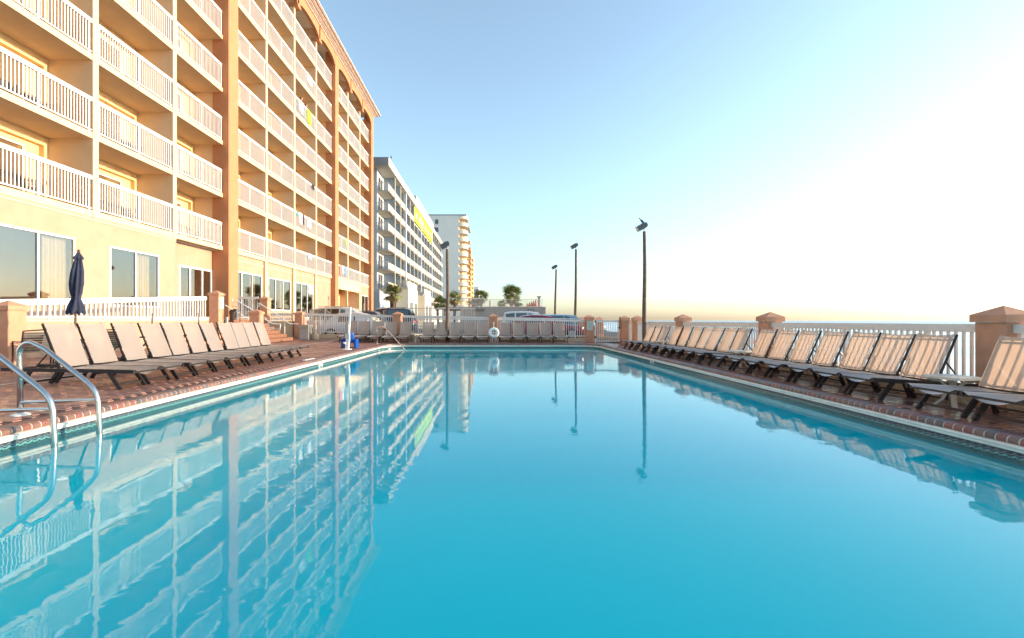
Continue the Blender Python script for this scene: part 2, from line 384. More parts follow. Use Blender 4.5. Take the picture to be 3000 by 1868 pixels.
def reg_tree(root, objs):
    for o in objs:
        if o.parent: KIDS.setdefault(o.parent.name, []).append(o)

def zdeck(x, y):
    a = .022 * max(0, -x - 4.95) - .06 * max(0, x - 4.95)
    t = min(1, max(0, (y - 21.4) / 1.7))
    return a + t * .09 * (4.95 - max(-4.95, min(4.95, x))) / 9.9

# ------------------------------------------------------------------ pool, deck, ground
WZ = -.202
EX, FY, CR, NY = 4.84, 21.13, 1.0, -4.5     # pool half width, far edge, corner radius, near end
def path(off):
    """pool outline pushed outward by off: list of (x, y, nx, ny, s)"""
    pts = []
    n = 12
    def ap(x, y, nx, ny): pts.append((x + nx*off, y + ny*off, nx, ny))
    ap(-EX, NY, -1, 0); ap(-EX, FY - CR, -1, 0)
    for i in range(1, n): a = PI - (PI/2) * i / n; ap(-EX+CR+CR*math.cos(a), FY-CR+CR*math.sin(a), math.cos(a), math.sin(a))
    ap(-EX + CR, FY, 0, 1); ap(EX - CR, FY, 0, 1)
    for i in range(1, n): a = PI/2 - (PI/2) * i / n; ap(EX-CR+CR*math.cos(a), FY-CR+CR*math.sin(a), math.cos(a), math.sin(a))
    ap(EX, FY - CR, 1, 0); ap(EX, NY, 1, 0)
    return pts
def sweep(prof, name, m, parent=None, kind=None, smooth=False):
    P = path(0); b = MB(); k = len(prof)
    vs = []
    for (x, y, nx, ny) in P:
        for o, z in prof: vs.append((x + nx*o, y + ny*o, z))
    fs = []
    for i in range(len(P) - 1):
        for j in range(k - 1): fs.append((i*k+j, i*k+j+1, (i+1)*k+j+1, (i+1)*k+j))
    b.add(vs, fs)
    return b.build(name, m, parent, smooth, kind)
def along():
    """arc-length walker for pieces laid along the pool edge"""
    P = path(0); out = []; s = 0
    segs = []
    for a, b in zip(P[:-1], P[1:]):
        L = math.hypot(b[0]-a[0], b[1]-a[1]); segs.append((s, L, a, b)); s += L
    def at(t):
        for s0, L, a, b in segs:
            if t <= s0 + L or (s0, L, a, b) == segs[-1]:
                u = (t - s0) / L
                nx = a[2]*(1-u)+b[2]*u; ny = a[3]*(1-u)+b[3]*u; q = math.hypot(nx, ny)
                return a[0]*(1-u)+b[0]*u, a[1]*(1-u)+b[1]*u, nx/q, ny/q
    return at, s
AT, PLEN = along()

pool = sweep([(.0, -.13), (.008, -.14), (.008, -1.6)], 'pool_wall', PLAST, None, 'structure')
b = MB(); b.add([(-6, NY-.5, -1.6), (6, NY-.5, -1.6), (6, FY+.5, -1.6), (-6, FY+.5, -1.6)], [(0, 1, 2, 3)]); b.build('pool_floor', PLAST, None, kind='structure')
b = MB(); P = path(.004); n_ = len(P); b.add([(p[0], p[1], WZ) for p in P]+[(p[0], p[1], -1.58) for p in P], [tuple(range(n_))[::-1], tuple(range(n_, 2*n_))]+[(i, (i+1) % n_, n_+(i+1) % n_, n_+i) for i in range(n_)])
wat = b.build('pool_water', WATER, None, kind='structure')
# cream coping lip and joint behind the bricks
lip = sweep([(.10, -.071), (-.026, -.071), (-.034, -.077), (-.034, -.092), (-.026, -.099), (-.020, -.101), (-.020, -.124), (-.012, -.133), (.006, -.137)], 'pool_coping', COPEW, None, 'structure', True)
grout = sweep([(.10, -.07), (.014, -.068), (.0045, -.055), (.0045, -.040), (.009, -.022), (.025, -.007), (.05, .0005), (.08, -.001), (.21, -.004), (.21, -.05)], 'grout_bed', MORTAR, lip)
# bullnose brick (local: x along edge, y outward, z up)
def brick_bm(L=.098, d0=0.0, d1=.205):
    b = MB(); prof = [(d1, -.03), (d1, .0), (.05, .004), (.022, -.004), (.004, -.022), (.0, -.045), (.004, -.066), (.02, -.070)]
    h = L/2 - .0050; vs = []
    for x in (-h, -h + .004, h - .004, h):
        e = 0 if abs(x) < h - .001 else 1
        for y, z in prof: vs.append((x, y + (.004 if e and y < .1 else 0), z - (.004 if e and z > -.06 else 0)))
    k = len(prof); fs = []
    for i in range(3):
        for j in range(k - 1): fs.append((i*k+j, i*k+j+1, (i+1)*k+j+1, (i+1)*k+j))
    fs.append(tuple(range(k))[::-1]); fs.append(tuple(3*k+j for j in range(k)))
    return b.add(vs, fs)
bm_ = brick_bm(); brick_me = bm_.mesh('brick', BRK, smooth=True)
pieces = []; t = .05
while t < PLEN: pieces.append(t); t += .1
def dist(p): return math.hypot(p[0], p[1])
def seen(x, y): return y > 3.0 and abs(x) < y*1.20 + .3
pieces.sort(key=lambda t: dist(AT(t)) + (0 if seen(*AT(t)[:2]) else 50))
rest = MB()
rng = random.Random(3)
for i, t in enumerate(pieces):
    x, y, nx, ny = AT(t); a = math.atan2(ny, nx) - PI/2
    dz = rng.uniform(-.002, .002)
    if i < 300:
        inst('brick', brick_me, lip, (x, y, dz), (0, 0, a))
    elif seen(x, y) or i < 600:
        M_ = Matrix.Translation((x, y, dz)) @ Matrix.Rotation(a, 4, 'Z')
        rest.add([M_ @ Vector(v) for v in bm_.v], bm_.f)
rest.build('bricks_far', BRKI, lip, kind='stuff')
# waterline tiles, 15 cm
tb = MB().box(-.0735, .0735, 0, .006, 0, .15); tile_me = tb.mesh('tile', TILE)
tiles = []; t = .075
while t < PLEN: tiles.append(t); t += .15
tiles.sort(key=lambda t: dist(AT(t)) + (0 if seen(*AT(t)[:2]) else 50))
MARKS = [(-EX, 12.9), (EX, 13.7)]
rest = MB(); marker_at = []
for i, t in enumerate(tiles):
    x, y, nx, ny = AT(t); a = math.atan2(ny, nx) - PI/2
    if any(abs(x - mx) < .1 and my-.16 < y < my+.17 for mx, my in MARKS): marker_at.append((x, y, a)); continue
    if not seen(x, y): continue
    if i < 300: inst('tile', tile_me, lip, (x, y, -.285), (0, 0, a))
    else:
        M_ = Matrix.Translation((x, y, -.285)) @ Matrix.Rotation(a, 4, 'Z'); rest.add([M_ @ Vector(v) for v in tb.v], tb.f)
if rest.v: rest.build('tiles_far', TILE, lip, kind='stuff')
MTILE = mat('white_marker_tile', (.78, .76, .72), .2)
MINK = mat('black_tile_ink', (.02, .02, .02), .3)
mk_me = MB().box(-.0735, .0735, -.001, .006, 0, .15).mesh('marker_tile', MTILE)
for (x, y, a) in marker_at: inst('marker_tile', mk_me, lip, (x, y, -.285), (0, 0, a))
def text(body, size, m, name, loc, rot, parent=None, extr=.001):
    c = bpy.data.curves.new(name, 'FONT'); c.body = body; c.size = size; c.extrude = extr; c.align_x = 'CENTER'; c.align_y = 'CENTER'
    o0 = bpy.data.objects.new('tmp', c); COL.objects.link(o0)
    dg = bpy.context.evaluated_depsgraph_get(); me = bpy.data.meshes.new_from_object(o0.evaluated_get(dg)); me.materials.clear(); me.materials.append(m)
    COL.objects.unlink(o0); bpy.data.objects.remove(o0)
    me.name = name
    return inst(name, me, parent, loc, rot)
text('4 FT', .085, MINK, 'depth_lettering', (-EX + .004, 12.92, -.172), (R(90), 0, R(90)), lip, .002)
text('10', .10, MINK, 'depth_lettering', (EX - .004, 13.72, -.172), (R(90), 0, R(-90)), lip, .002)

# deck base
OUTX0, OUTX1, OUTY = -11.6, 6.80, 23.35
def outer(x, y, nx, ny):
    if ny < .02 and nx < 0: return OUTX0, y
    if ny < .02 and nx > 0: return OUTX1, y
    if nx == 0 or abs(nx) < .02: return x, OUTY
    if nx < 0:
        a = math.atan2(ny, -nx) / (PI/2); tot = (OUTY - (FY-CR)) + (-EX+CR - OUTX0); d = a * tot; up = OUTY - (FY-CR)
        return (OUTX0, FY-CR+d) if d < up else (OUTX0 + d - up, OUTY)
    a = math.atan2(ny, nx) / (PI/2); tot = (OUTY - (FY-CR)) + (OUTX1 - (EX-CR)); d = a * tot; up = OUTY - (FY-CR)
    return (OUTX1, FY-CR+d) if d < up else (OUTX1 - (d - up), OUTY)
P = path(.10); b = MB(); K = 10; vs = []
extra = []
for i, p in enumerate(P):
    extra.append(p)
    if i + 1 < len(P):
        q = P[i+1]; L = math.hypot(q[0]-p[0], q[1]-p[1])
        if L > 2:
            for k in range(1, 12): u = k/12; extra.append((p[0]+(q[0]-p[0])*u, p[1]+(q[1]-p[1])*u, p[2], p[3]))
        elif p[2] < 0 and q[3] > .98 or (p[3] > .98 and q[2] > 0): pass
for p in extra:
    ox, oy = outer(*p)
    for j in range(K + 1):
        u = j / K; x = p[0]+(ox-p[0])*u; y = p[1]+(oy-p[1])*u; vs.append((x, y, zdeck(x, y) - (.008 if j else .012)))
n_ = K + 1
b.add(vs, [(i*n_+j, i*n_+j+1, (i+1)*n_+j+1, (i+1)*n_+j) for i in range(len(extra)-1) for j in range(K)])
# corner triangles of the outer rectangle
for cx, i0 in ((OUTX0, None), (OUTX1, None)):
    b.add([(cx, OUTY, zdeck(cx, OUTY)-.01), (cx, OUTY-2.2, zdeck(cx, OUTY-2.2)-.012), (cx - math.copysign(2.2, cx), OUTY, zdeck(cx, OUTY)-.012)], [(0, 1, 2)])
deck = b.build('pool_deck', DECKB, None, kind='structure')
# pavers, running bond, laid in rows along Y on the sides
def inside_deck(x, y):
    px, py = abs(x), y
    if py < FY - CR: return px > EX + .27
    if px < EX - CR: return py > FY + .27
    return math.hypot(px-(EX-CR), py-(FY-CR)) > CR + .27
pav = []
PL, PW = .20, .10
row = 0
y = -1.0
while y < OUTY - .05:
    off = (row % 2) * PL/2; x = OUTX0 + off + .1
    while x < OUTX1 - .05:
        if inside_deck(x - math.copysign(.06, x), y) and abs(x) < y*1.12 + 4.0: pav.append((x, y))
        x += PL
    y += PW; row += 1
def pkey(p): return math.hypot(*p)
vis = sorted(pav, key=pkey)
def nearkey(p): return p[1] + abs(p[0])*.2
cand = [p for p in vis if (p[0]+1.44*0 > -p[1]*1.082 and p[0] < p[1]*1.172)]
def paver_bm():
    h, k = PL/2-.003, PW/2-.003
    return MB().add([(-h,-k,-.014),(h,-k,-.014),(h,k,-.014),(-h,k,-.014),(-h+.003,-k+.003,.0),(h-.003,-k+.003,.0),(h-.003,k-.003,.0),(-h+.003,k-.003,.0)],
        [(4,5,6,7),(0,1,5,4),(1,2,6,5),(2,3,7,6),(3,0,4,7)])
pb = paver_bm(); pl_me = pb.mesh('paver', PAV_L); pr_me = pb.mesh('paver', PAV_R)
near = set(sorted(cand, key=pkey)[:300])
rl, rr = MB(), MB(); rng = random.Random(11)
for (x, y) in pav:
    z = zdeck(x, y) + rng.uniform(-.0015, .0015); sl = (zdeck(x+.05, y)-zdeck(x-.05, y))/.1; sy_ = (zdeck(x, y+.05)-zdeck(x, y-.05))/.1
    rot = (math.atan(sy_)+rng.uniform(-.012, .012), -math.atan(sl)+rng.uniform(-.012, .012), 0)
    if (x, y) in near: inst('paver', pl_me if x < 4 else pr_me, deck, (x, y, z), rot)
    else:
        E = Matrix.Translation((x, y, z)) @ Matrix.Rotation(rot[1], 4, 'Y') @ Matrix.Rotation(rot[0], 4, 'X')
        (rl if x < 4 else rr).add([E @ Vector(v) for v in pb.v], pb.f)
rl.build('pavers_left', PAV_LI, deck, kind='stuff'); rr.build('pavers_right', PAV_RI, deck, kind='stuff')

# surrounding ground
b = MB(); b.add([(-60, 23.45, -.02), (12, 23.45, -.02), (12, 62, -.02), (-60, 62, -.02)], [(0, 1, 2, 3)]); b.build('parking_lot', ASPH, None, kind='structure')
b = MB(); b.add([(-4000, 62, -.1), (12, 62, -.1), (12, 9000, -.1), (-4000, 9000, -.1)], [(0, 1, 2, 3)]); b.build('ground', CONC, None, kind='structure')
b = MB(); b.add([(6.75, -200, -.9), (12, -200, -.9), (26, -200, -2.0), (26, 9000, -2.0), (12, 9000, -.9), (6.75, 23.5, -.9)], [(0, 1, 4, 5), (1, 2, 3, 4)])
b.add([(6.75, 23.5, -.9), (12, 62, -.02), (12.01, 62, -.9), (12.01, 23.5, -.9)], [(0, 3, 2)])
b.build('beach', SAND, None, kind='structure')
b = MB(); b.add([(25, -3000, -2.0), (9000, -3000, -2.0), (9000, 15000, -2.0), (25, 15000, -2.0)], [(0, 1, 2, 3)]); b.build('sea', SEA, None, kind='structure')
b = MB(); b.box(-15.9, -11.62, -6, 25, .95, 1.10); b.build('terrace_floor', CONC, None, kind='structure')

# ------------------------------------------------------------------ fence pillars
def pillar(cx, cy, w, z0, ztop, label, name='fence_pillar', group='terracotta pillars of the pool fence'):
    t = thing(name, (cx, cy, z0), label, 'pillar', group)
    h = w/2; ce = h + .035; b = MB(); e = .012
    # chamfered shaft
    q = [(-h+e, -h), (h-e, -h), (h, -h+e), (h, h-e), (h-e, h), (-h+e, h), (-h, h-e), (-h, -h+e)]
    b.add([(cx+a, cy+c, z0-.03) for a, c in q] + [(cx+a, cy+c, ztop-.215) for a, c in q], [tuple(range(8))[::-1], tuple(range(8, 16))] + [(i, (i+1) % 8, 8+(i+1) % 8, 8+i) for i in range(8)])
    b.build('shaft', PILLAR, t)
    b = MB(); c0 = ztop-.213; c1 = ztop-.125
    q = [(-1, -1), (1, -1), (1, 1), (-1, 1)]
    vs = [(cx+a*ce, cy+c*ce, c0) for a, c in q] + [(cx+a*ce, cy+c*ce, c1) for a, c in q] + [(cx+a*(ce-.012), cy+c*(ce-.012), c1+.006) for a, c in q] + [(cx, cy, ztop)]
    b.add(vs, [(3,2,1,0)] + [(i, (i+1) % 4, 4+(i+1) % 4, 4+i) for i in range(4)] + [(4+i, 4+(i+1) % 4, 8+(i+1) % 4, 8+i) for i in range(4)] + [(8+i, 8+(i+1) % 4, 12) for i in range(4)])
    b.build('cap', PILLAR, t)
    return t
RX = 6.75                              # pool-side face of the right-hand pillars
PWD = .385
RY = [6.17 + 5.17*i for i in range(4)]
ords = ['nearest pillar of the sea-side fence, cut by the right edge', 'second pillar of the sea-side fence, behind the long row of loungers', 'third pillar of the sea-side fence, right of the big lamp pole', 'far corner pillar of the sea-side fence beside the lamp pole']
for y, l in zip(RY, ords): pillar(RX + PWD/2, y, PWD, zdeck(RX, y), 1.27, l)
pillar(RX + PWD/2, 1.0, PWD, zdeck(RX, 1), 1.27, 'sea-side fence pillar beside the camera')
FYF = 23.1
def px(p, Y): return (p - 1440) * Y / 1333.0
farp = [(873.5, 1.52, 'pillar at the left end of the far fence, beside the trash bin'), (1163, 1.47, 'pillar in front of the dark blue SUV on the far fence'), (1446, 1.36, 'pillar behind the life ring stand'),
        (1728, 1.30, 'pillar with white notice sign beside the gate')]
FP = []
for p, zt, l in farp:
    cx = px(p, FYF); FP.append(cx); pillar(cx, FYF + .2, .40, zdeck(cx, FYF) - .01, zt + .02, l)
PD = pillar(px(1831, 22.9), 23.0, .36, -.07, 1.28, 'narrow pillar with black hinges on the sea side of the gate')
pillar(px(1705, 27.5), 27.6, .40, -.02, 1.24, 'pillar just behind the far fence, left of the signed pillar')
pillar(px(1757, 27.5), 27.6, .40, -.02, 1.24, 'pillar outside the gate, seen above the gate rail')
pillar(-10.5, 9.9, .40, .10, 1.50, 'large terracotta pillar at the left edge behind the loungers')
PJ = pillar(px(632, 18.6) - .08, 18.8, .40, .14, 2.28, 'tall pillar with a pale notice at the end of the terrace rail')
pillar(px(748, 19.1), 19.2, .40, .13, 1.52, 'short pillar in front of the brick steps')
pillar(px(772, 23.2), 23.4, .40, .15, 2.29, 'tall pillar at the top of the brick steps')

# ------------------------------------------------------------------ fences
BAL = {}
def baluster_mesh(h, w=.034, d=.034):
    k = (round(h, 3), w)
    if k not in BAL: BAL[k] = MB().box(-d/2, d/2, -w/2, w/2, 0, h).mesh('baluster', VINYL)
    return BAL[k]
def fence(p0, p1, zt0, zt1, zb0, zb1, label, pitch=.11, face=.118, thick=.075, name='pool_fence', group='white vinyl fence sections', curb=None, post_step=None, cat='fence', indiv=True, bw=.030):
    """p0,p1 ground line ends, zt = top of rail, zb = underside of bottom rail"""
    a = Vector((p0[0], p0[1], 0)); c = Vector((p1[0], p1[1], 0)); d = (c-a); L = d.length; d.normalize()
    t = thing(name, (a.x, a.y, zb0), label, cat, group)
    up = Vector((0, 0, 1))
    b = MB(); b.bar(a+up*(zt0-face/2), c+up*(zt1-face/2), thick, face); b.build('top_rail', VINYL, t)
    b = MB(); b.bar(a+up*(zb0+.025), c+up*(zb1+.025), .045, .05); b.build('bottom_rail', VINYL, t)
    n = int(L/pitch); ang = math.atan2(d.y, d.x); jb = MB()
    for i in range(n):
        u = (i + .5)/n; p = a + d*(L*u); z0 = zb0+(zb1-zb0)*u+.05; z1 = zt0+(zt1-zt0)*u-face
        if post_step and i % post_step == post_step//2: continue
        if indiv: inst('baluster', baluster_mesh(z1-z0, bw, bw), t, (p.x, p.y, z0), (0, 0, ang))
        else: jb.box(p.x-bw/2, p.x+bw/2, p.y-bw/2, p.y+bw/2, z0, z1)
    if not indiv: jb.build('balusters', VINYL, t, kind='stuff')
    if post_step:
        for i in range(post_step//2, n, post_step):
            u = (i+.5)/n; p = a+d*(L*u); z0 = zb0+(zb1-zb0)*u-.09; z1 = zt0+(zt1-zt0)*u-face
            inst('post', baluster_mesh(z1-z0, .06, .06), t, (p.x, p.y, z0), (0, 0, ang))
    return t
ys = [1.0] + RY
for i in range(4):
    y0, y1 = ys[i]+PWD/2, ys[i+1]-PWD/2
    fence((RX+.14, y0), (RX+.14, y1), 1.03, 1.03, .10, .10, ['sea-side fence section nearest the camera', 'fence section behind the nearest group of sea-side loungers', 'fence section behind the middle sea-side loungers', 'far fence section of the sea side, reaching the lamp pole'][i], post_step=15)
fence((RX+.14, RY[3]+PWD/2), (RX+.14, 22.85), 1.03, 1.03, .10, .10, 'short sea-side fence section beside the gate', post_step=None)
cb = MB()
cb.add([(RX+.02, y_, z) for y_ in (-3, 22.9) for z in (-.25, .07)] + [(RX+.30, y_, z) for y_ in (-3, 22.9) for z in (-.9, .07)], [(0, 1, 3, 2), (1, 5, 7, 3), (4, 6, 7, 5), (2, 3, 7, 6), (0, 4, 5, 1)])
tag(cb.build('fence_curb', CURB), 'low beige curb wall under the sea-side fence', 'curb wall')
# far fence: between pillars
fx = FP
def zfar(x): # rail top height along the far fence
    u = (x - px(893, FYF)) / (px(1713, FYF) - px(893, FYF)); return 1.395 + (1.125 - 1.395) * u
def cfar(x):
    u = (x - px(893, FYF)) / (px(1713, FYF) - px(893, FYF)); return .395 + (.165 - .395) * u
secs = [(fx[0]+.2, fx[1]-.2, 'far fence section in front of the silver cars'), (fx[1]+.2, fx[2]-.2, 'long middle section of the far fence behind the loungers'), (fx[2]+.2, fx[3]-.2, 'far fence section in front of the red car')]
for x0, x1, l in secs:
    fence((x0, FYF+.2), (x1, FYF+.2), zfar(x0), zfar(x1), cfar(x0)+.09, cfar(x1)+.09, l, post_step=14)
    b = MB(); z0, z1 = cfar(x0), cfar(x1)
    b.add([(x0, FYF+.06, -.1), (x1, FYF+.06, -.1), (x1, FYF+.06, z1), (x0, FYF+.06, z0), (x0, FYF+.34, -.1), (x1, FYF+.34, -.1), (x1, FYF+.34, z1), (x0, FYF+.34, z0)],
          [(0, 1, 2, 3), (7, 6, 5, 4), (3, 2, 6, 7), (0, 3, 7, 4), (1, 5, 6, 2)])
    tag(b.build('fence_curb', CURB), 'beige curb wall under the ' + l.replace('far fence', 'fence'), 'curb wall')
# gate
g = thing('pool_gate', (px(1741, 22.9), 23.0, 0), 'white metal gate with black hinges between two terracotta pillars', 'gate')
gx0, gx1 = px(1742, 23.0), px(1816, 23.0)
for x in (gx0+.035, gx1-.045):
    MB().box(x-.035, x+.035, 22.97, 23.03, -.0, 1.10).build('gate_stile', VINYL, g)
MB().box(gx0+.07, gx1-.08, 22.975, 23.025, 1.0, 1.09).build('gate_top_rail', VINYL, g)
MB().box(gx0+.07, gx1-.08, 22.975, 23.025, .02, .06).build('gate_bottom_rail', VINYL, g)
gm = baluster_mesh(.94, .022, .022)
for i in range(10): inst('gate_bar', gm, g, (gx0+.13+i*(gx1-gx0-.26)/9, 23.0, .06))
for z in (1.04, .24): MB().box(gx0-.02, gx0+.07, 22.94, 22.97, z-.04, z+.04).build('hinge', BLACK, g)
MB().box(gx1-.03, gx1-.005, 22.94, 22.97, .65, 1.25).build('latch_post', BLACK, g)
MB().box(gx1-.09, gx1-.03, 22.93, 22.968, .68, .76).build('latch', BLACK, g)
g2 = thing('open_gate_leaf', (px(1855, 22.4), 22.4, 0), 'white gate leaf folded open beside the narrow pillar', 'gate')
gX = px(1853, 22.4)
MB().box(gX-.045, gX+.055, 22.1, 22.17, -.08, 1.22).build('gate_post', VINYL, g2)
MB().box(gX-.03, gX+.02, 22.17, 22.9, .98, 1.07).build('gate_top_rail', VINYL, g2)
MB().box(gX-.03, gX+.02, 22.17, 22.9, .0, .05).build('gate_bottom_rail', VINYL, g2)
gm2 = baluster_mesh(.93, .022, .022)
for i in range(7): inst('gate_bar', gm2, g2, (gX-.005, 22.25+i*.1, .05))
# terrace wall and sloped rail on the left
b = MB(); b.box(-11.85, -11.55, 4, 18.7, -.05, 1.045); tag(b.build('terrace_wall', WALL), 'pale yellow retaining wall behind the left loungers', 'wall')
b = MB(); b.box(-11.88, -11.52, 4, 18.65, 1.047, 1.075); tag(b.build('wall_ledge', CURB), 'thin beige ledge along the terrace wall top', 'ledge')
fence((-11.66, 6.0), (-11.66, 18.6), 1.27, 2.03, 1.12, 1.12, 'white terrace guard rail rising to the right above the loungers', name='ramp_guard_rail', face=.155, post_step=11, group=None, pitch=.155, bw=.042)
fence((px(694, 23.2), 23.3), (px(757, 23.2)-.05, 23.3), 2.25, 2.25, 1.2, 1.2, 'short white guard rail at the top of the steps, by the door', name='terrace_rail', group=None)
fence((px(790, 23.2), 23.3), (px(855, 23.2), 23.3), 1.40, 1.40, 1.09, 1.09, 'low white rail over the tan wall beside the steps', name='stair_side_rail', group=None)
b = MB(); b.box(px(783, 23.2), px(858, 23.2), 23.15, 23.5, -.05, 1.05); tag(b.build('stair_side_wall', CURB), 'tan retaining wall beside the brick steps', 'wall')
# steps
st = thing('brick_steps', (-9.7, 20.6, .1), 'orange brick steps climbing to the terrace', 'steps')
for i in range(6):
    x1 = -9.55 - .30*i; z1 = .12 + .165*(i+1)
    MB().box(-11.8, x1, 19.5, 21.9, z1-.16, z1).build('step', STEPB, st)
def handrail(name, pts, posts, label, loops=(), bals=()):
    t = thing(name, pts[0], label, 'handrail', 'white tubular handrails at the steps')
    MB().tube(pts, .024, 8).build('rail', WHITE, t, smooth=True)
    for p in posts: MB().tube([(p[0], p[1], p[2]), (p[0], p[1], p[3])], .022, 8).build('post', WHITE, t, smooth=True)
    for l in loops: MB().tube(l, .02, 8).build('loop', WHITE, t, smooth=True)
    for p in bals: MB().tube([(p[0], p[1], p[2]), (p[0], p[1], p[3])], .009, 6).build('rail_bar', WHITE, t)
    return t
def P3(pxx, pyy, Y): return (px(pxx, Y), Y, EYE + (937 - pyy) * Y / 1333.0)
handrail('stair_handrail', [P3(660, 895, 20.8), P3(733, 938, 20.8), P3(775, 932+23, 20.9)], [], 'white handrail running from the tall pillar down behind the short pillar')
handrail('stair_handrail', [P3(775, 932, 20.9), P3(798, 946, 20.9), P3(822, 948, 20.9)], [(px(788, 20.9), 20.9, .1, P3(788, 940, 20.9)[2])], 'white handrail with a rectangular end loop beside the steps', loops=[[P3(822, 948, 20.9), P3(820, 963, 20.9), P3(790, 959, 20.9)]])
handrail('stair_handrail', [P3(754, 906, 22.6), P3(754, 890, 22.6), P3(759, 889, 22.6), P3(850, 947, 22.6), P3(873, 947, 22.6)], [(px(834, 22.6), 22.6, .1, P3(834, 937, 22.6)[2])], 'long white handrail descending to the trash bin side of the steps')
handrail('ramp_handrail', [P3(681, 885, 20.2), P3(697, 884, 20.2), P3(742, 910, 20.2)], [(px(696, 20.2), 20.2, 1.1, P3(696, 884, 20.2)[2]), (px(681, 20.2), 20.2, P3(681, 898, 20.2)[2], P3(681, 877, 20.2)[2])], 'white ramp handrail with thin bars above the terrace',
         loops=[[P3(681, 898, 20.2), P3(696, 898, 20.2)]], bals=[(px(702+i*6.5, 20.2), 20.2, 1.12, P3(702+i*6.5, 884+.55*(5+i*6.5), 20.2)[2]) for i in range(7)])
# notices
def notice(x, y, z, w, h, face, label):
    t = thing('notice_sign', (x, y, z), label, 'sign', 'pale notices on pillars')
    SG = MATS.get('notice_board') or mat('notice_board', (.66, .68, .58), .6)
    LN = MATS.get('notice_print') or mat('notice_print', (.30, .36, .34), .7)
    ln = []
    if face == 'y':
        MB().box(x-w/2, x+w/2, y-.012, y, z-h/2, z+h/2).build('board', SG, t)
        for i in range(7):
            ww = w*(.6 if i % 3 else .75)/2; zz = z+h*.36-i*h*.11
            MB().box(x-ww, x+ww, y-.0145, y-.012, zz-h*.018, zz+h*.018).build('print_line', LN, t)
    else:
        MB().box(x, x+.012, y-w/2, y+w/2, z-h/2, z+h/2).build('board', SG, t)
        for i in range(7):
            ww = w*(.6 if i % 3 else .75)/2; zz = z+h*.36-i*h*.11
            MB().box(x+.012, x+.0145, y-ww, y+ww, zz-h*.018, zz+h*.018).build('print_line', LN, t)
notice(FP[3], FYF-.002, .83, .29, .46, 'y', 'pale green notice on the pillar beside the gate')
notice(px(632, 18.6)-.08+.202, 18.8, 1.76, .29, .46, 'x', 'cream notice on the tall pillar by the terrace rail')

# ------------------------------------------------------------------ loungers
def make_lounger(L, hg, lf, lr, W=.60, H=.31, BH=.68, BX=.27):
    """local x: foot (0) to head (L); y across"""
    t = thing('sun_lounger', (0, 0, 0), 'tmp', 'sun lounger'); ob = []
    h = W/2
    for s in (-1, 1): ob.append(MB().box(0, L, s*h-.018, s*h+.018, H-.055, H).build('side_rail', FRAME, t))
    for x0, x1 in (lf, lr):
        for s in (-1, 1):
            ob.append(MB().bar((x0, s*(h-.03), H-.05), (x1, s*(h-.03), .0), .028, .055, (1, 0, 0)).build('leg', FRAME, t))
        u = .72; xx = x0+(x1-x0)*u
        ob.append(MB().bar((xx, -h+.03, (H-.05)*(1-u)), (xx, h-.03, (H-.05)*(1-u)), .022, .03).build('stretcher', FRAME, t))
    for x in (.012, L-.03): ob.append(MB().box(x, x+.022, -h+.018, h-.018, H-.055, H-.03).build('end_bar', FRAME, t))
    # sling seat
    def seat(u, v):
        x = .004+(hg-.01)*u; y = (v*2-1)*(h-.014); sag = .075*(1-u)**1.5+.018
        return (x, y, H+.003-sag*(1-(v*2-1)**2))
    ob.append(MB().grid(seat, 12, 10).build('seat_sling', SLING, t, smooth='all'))
    # under-seat brace bar
    ob.append(MB().tube([(hg-.12, -h+.02, H-.05), (hg-.12, -h*.5, H-.085), (hg-.12, h*.5, H-.085), (hg-.12, h-.02, H-.05)], .011, 6).build('seat_brace', FRAME, t))
    # back
    d = Vector((BX, 0, BH)).normalized(); bl = math.hypot(BX, BH); nrm = Vector((d.z, 0, -d.x))
    hb = h-.040
    for s in (-1, 1):
        ob.append(MB().bar((hg-.03*d.x, s*hb, H-.03), (hg+BX, s*hb, H+BH), .018, .026, (1, 0, 0)).build('back_rail', FRAME, t))
    def back(u, v):
        p = Vector((hg, 0, H+.005))+d*(bl*(u*.985)); yy = (v*2-1); sag = .022*(1-yy*yy)+.010*math.sin(PI*u)*(1-yy*yy)
        p = p+nrm*(sag-.012)
        top = -.020*(1-yy*yy)*u**6
        return (p.x+d.x*top-nrm.x*.028, yy*(hb+.014), p.z+d.z*top-nrm.z*.028)
    ob.append(MB().grid(back, 14, 10).build('back_sling', SLING, t, smooth='all'))
    for u in (.91, .14):
        p = Vector((hg, 0, H))+d*(bl*u)+nrm*.035
        ob.append(MB().tube([(p.x-.03*(u > .5), -hb, p.z), (p.x, -hb*.6, p.z-(.03 if u < .5 else 0)), (p.x, hb*.6, p.z-(.03 if u < .5 else 0)), (p.x-.03*(u > .5), hb, p.z)], .013, 6).build('crossbar', FRAME, t))
    # prop
    a = Vector((hg, 0, H))+d*(bl*.45)+nrm*.02; xe = min(L-.08, hg+.42)
    ob.append(MB().tube([(a.x, -hb+.03, a.z), (xe, -hb+.05, H-.02), (xe, hb-.05, H-.02), (a.x, hb-.03, a.z)], .011, 6).build('prop', FRAME, t))
    for o in ob: KIDS.setdefault(t.name, []).append(o)
    return t
protoA = make_lounger(1.98, 1.16, (.40, .22), (1.58, 1.74), W=.56)
protoB = make_lounger(1.52, .93, (.30, .13), (1.02, 1.14), BH=.66, BX=.24)
protoA2 = make_lounger(1.98, 1.15, (.40, .22), (1.58, 1.74), W=.56, BH=.675, BX=.30)
protoB2 = make_lounger(1.52, .92, (.30, .13), (1.02, 1.14), BH=.65, BX=.265)
usedp = set()
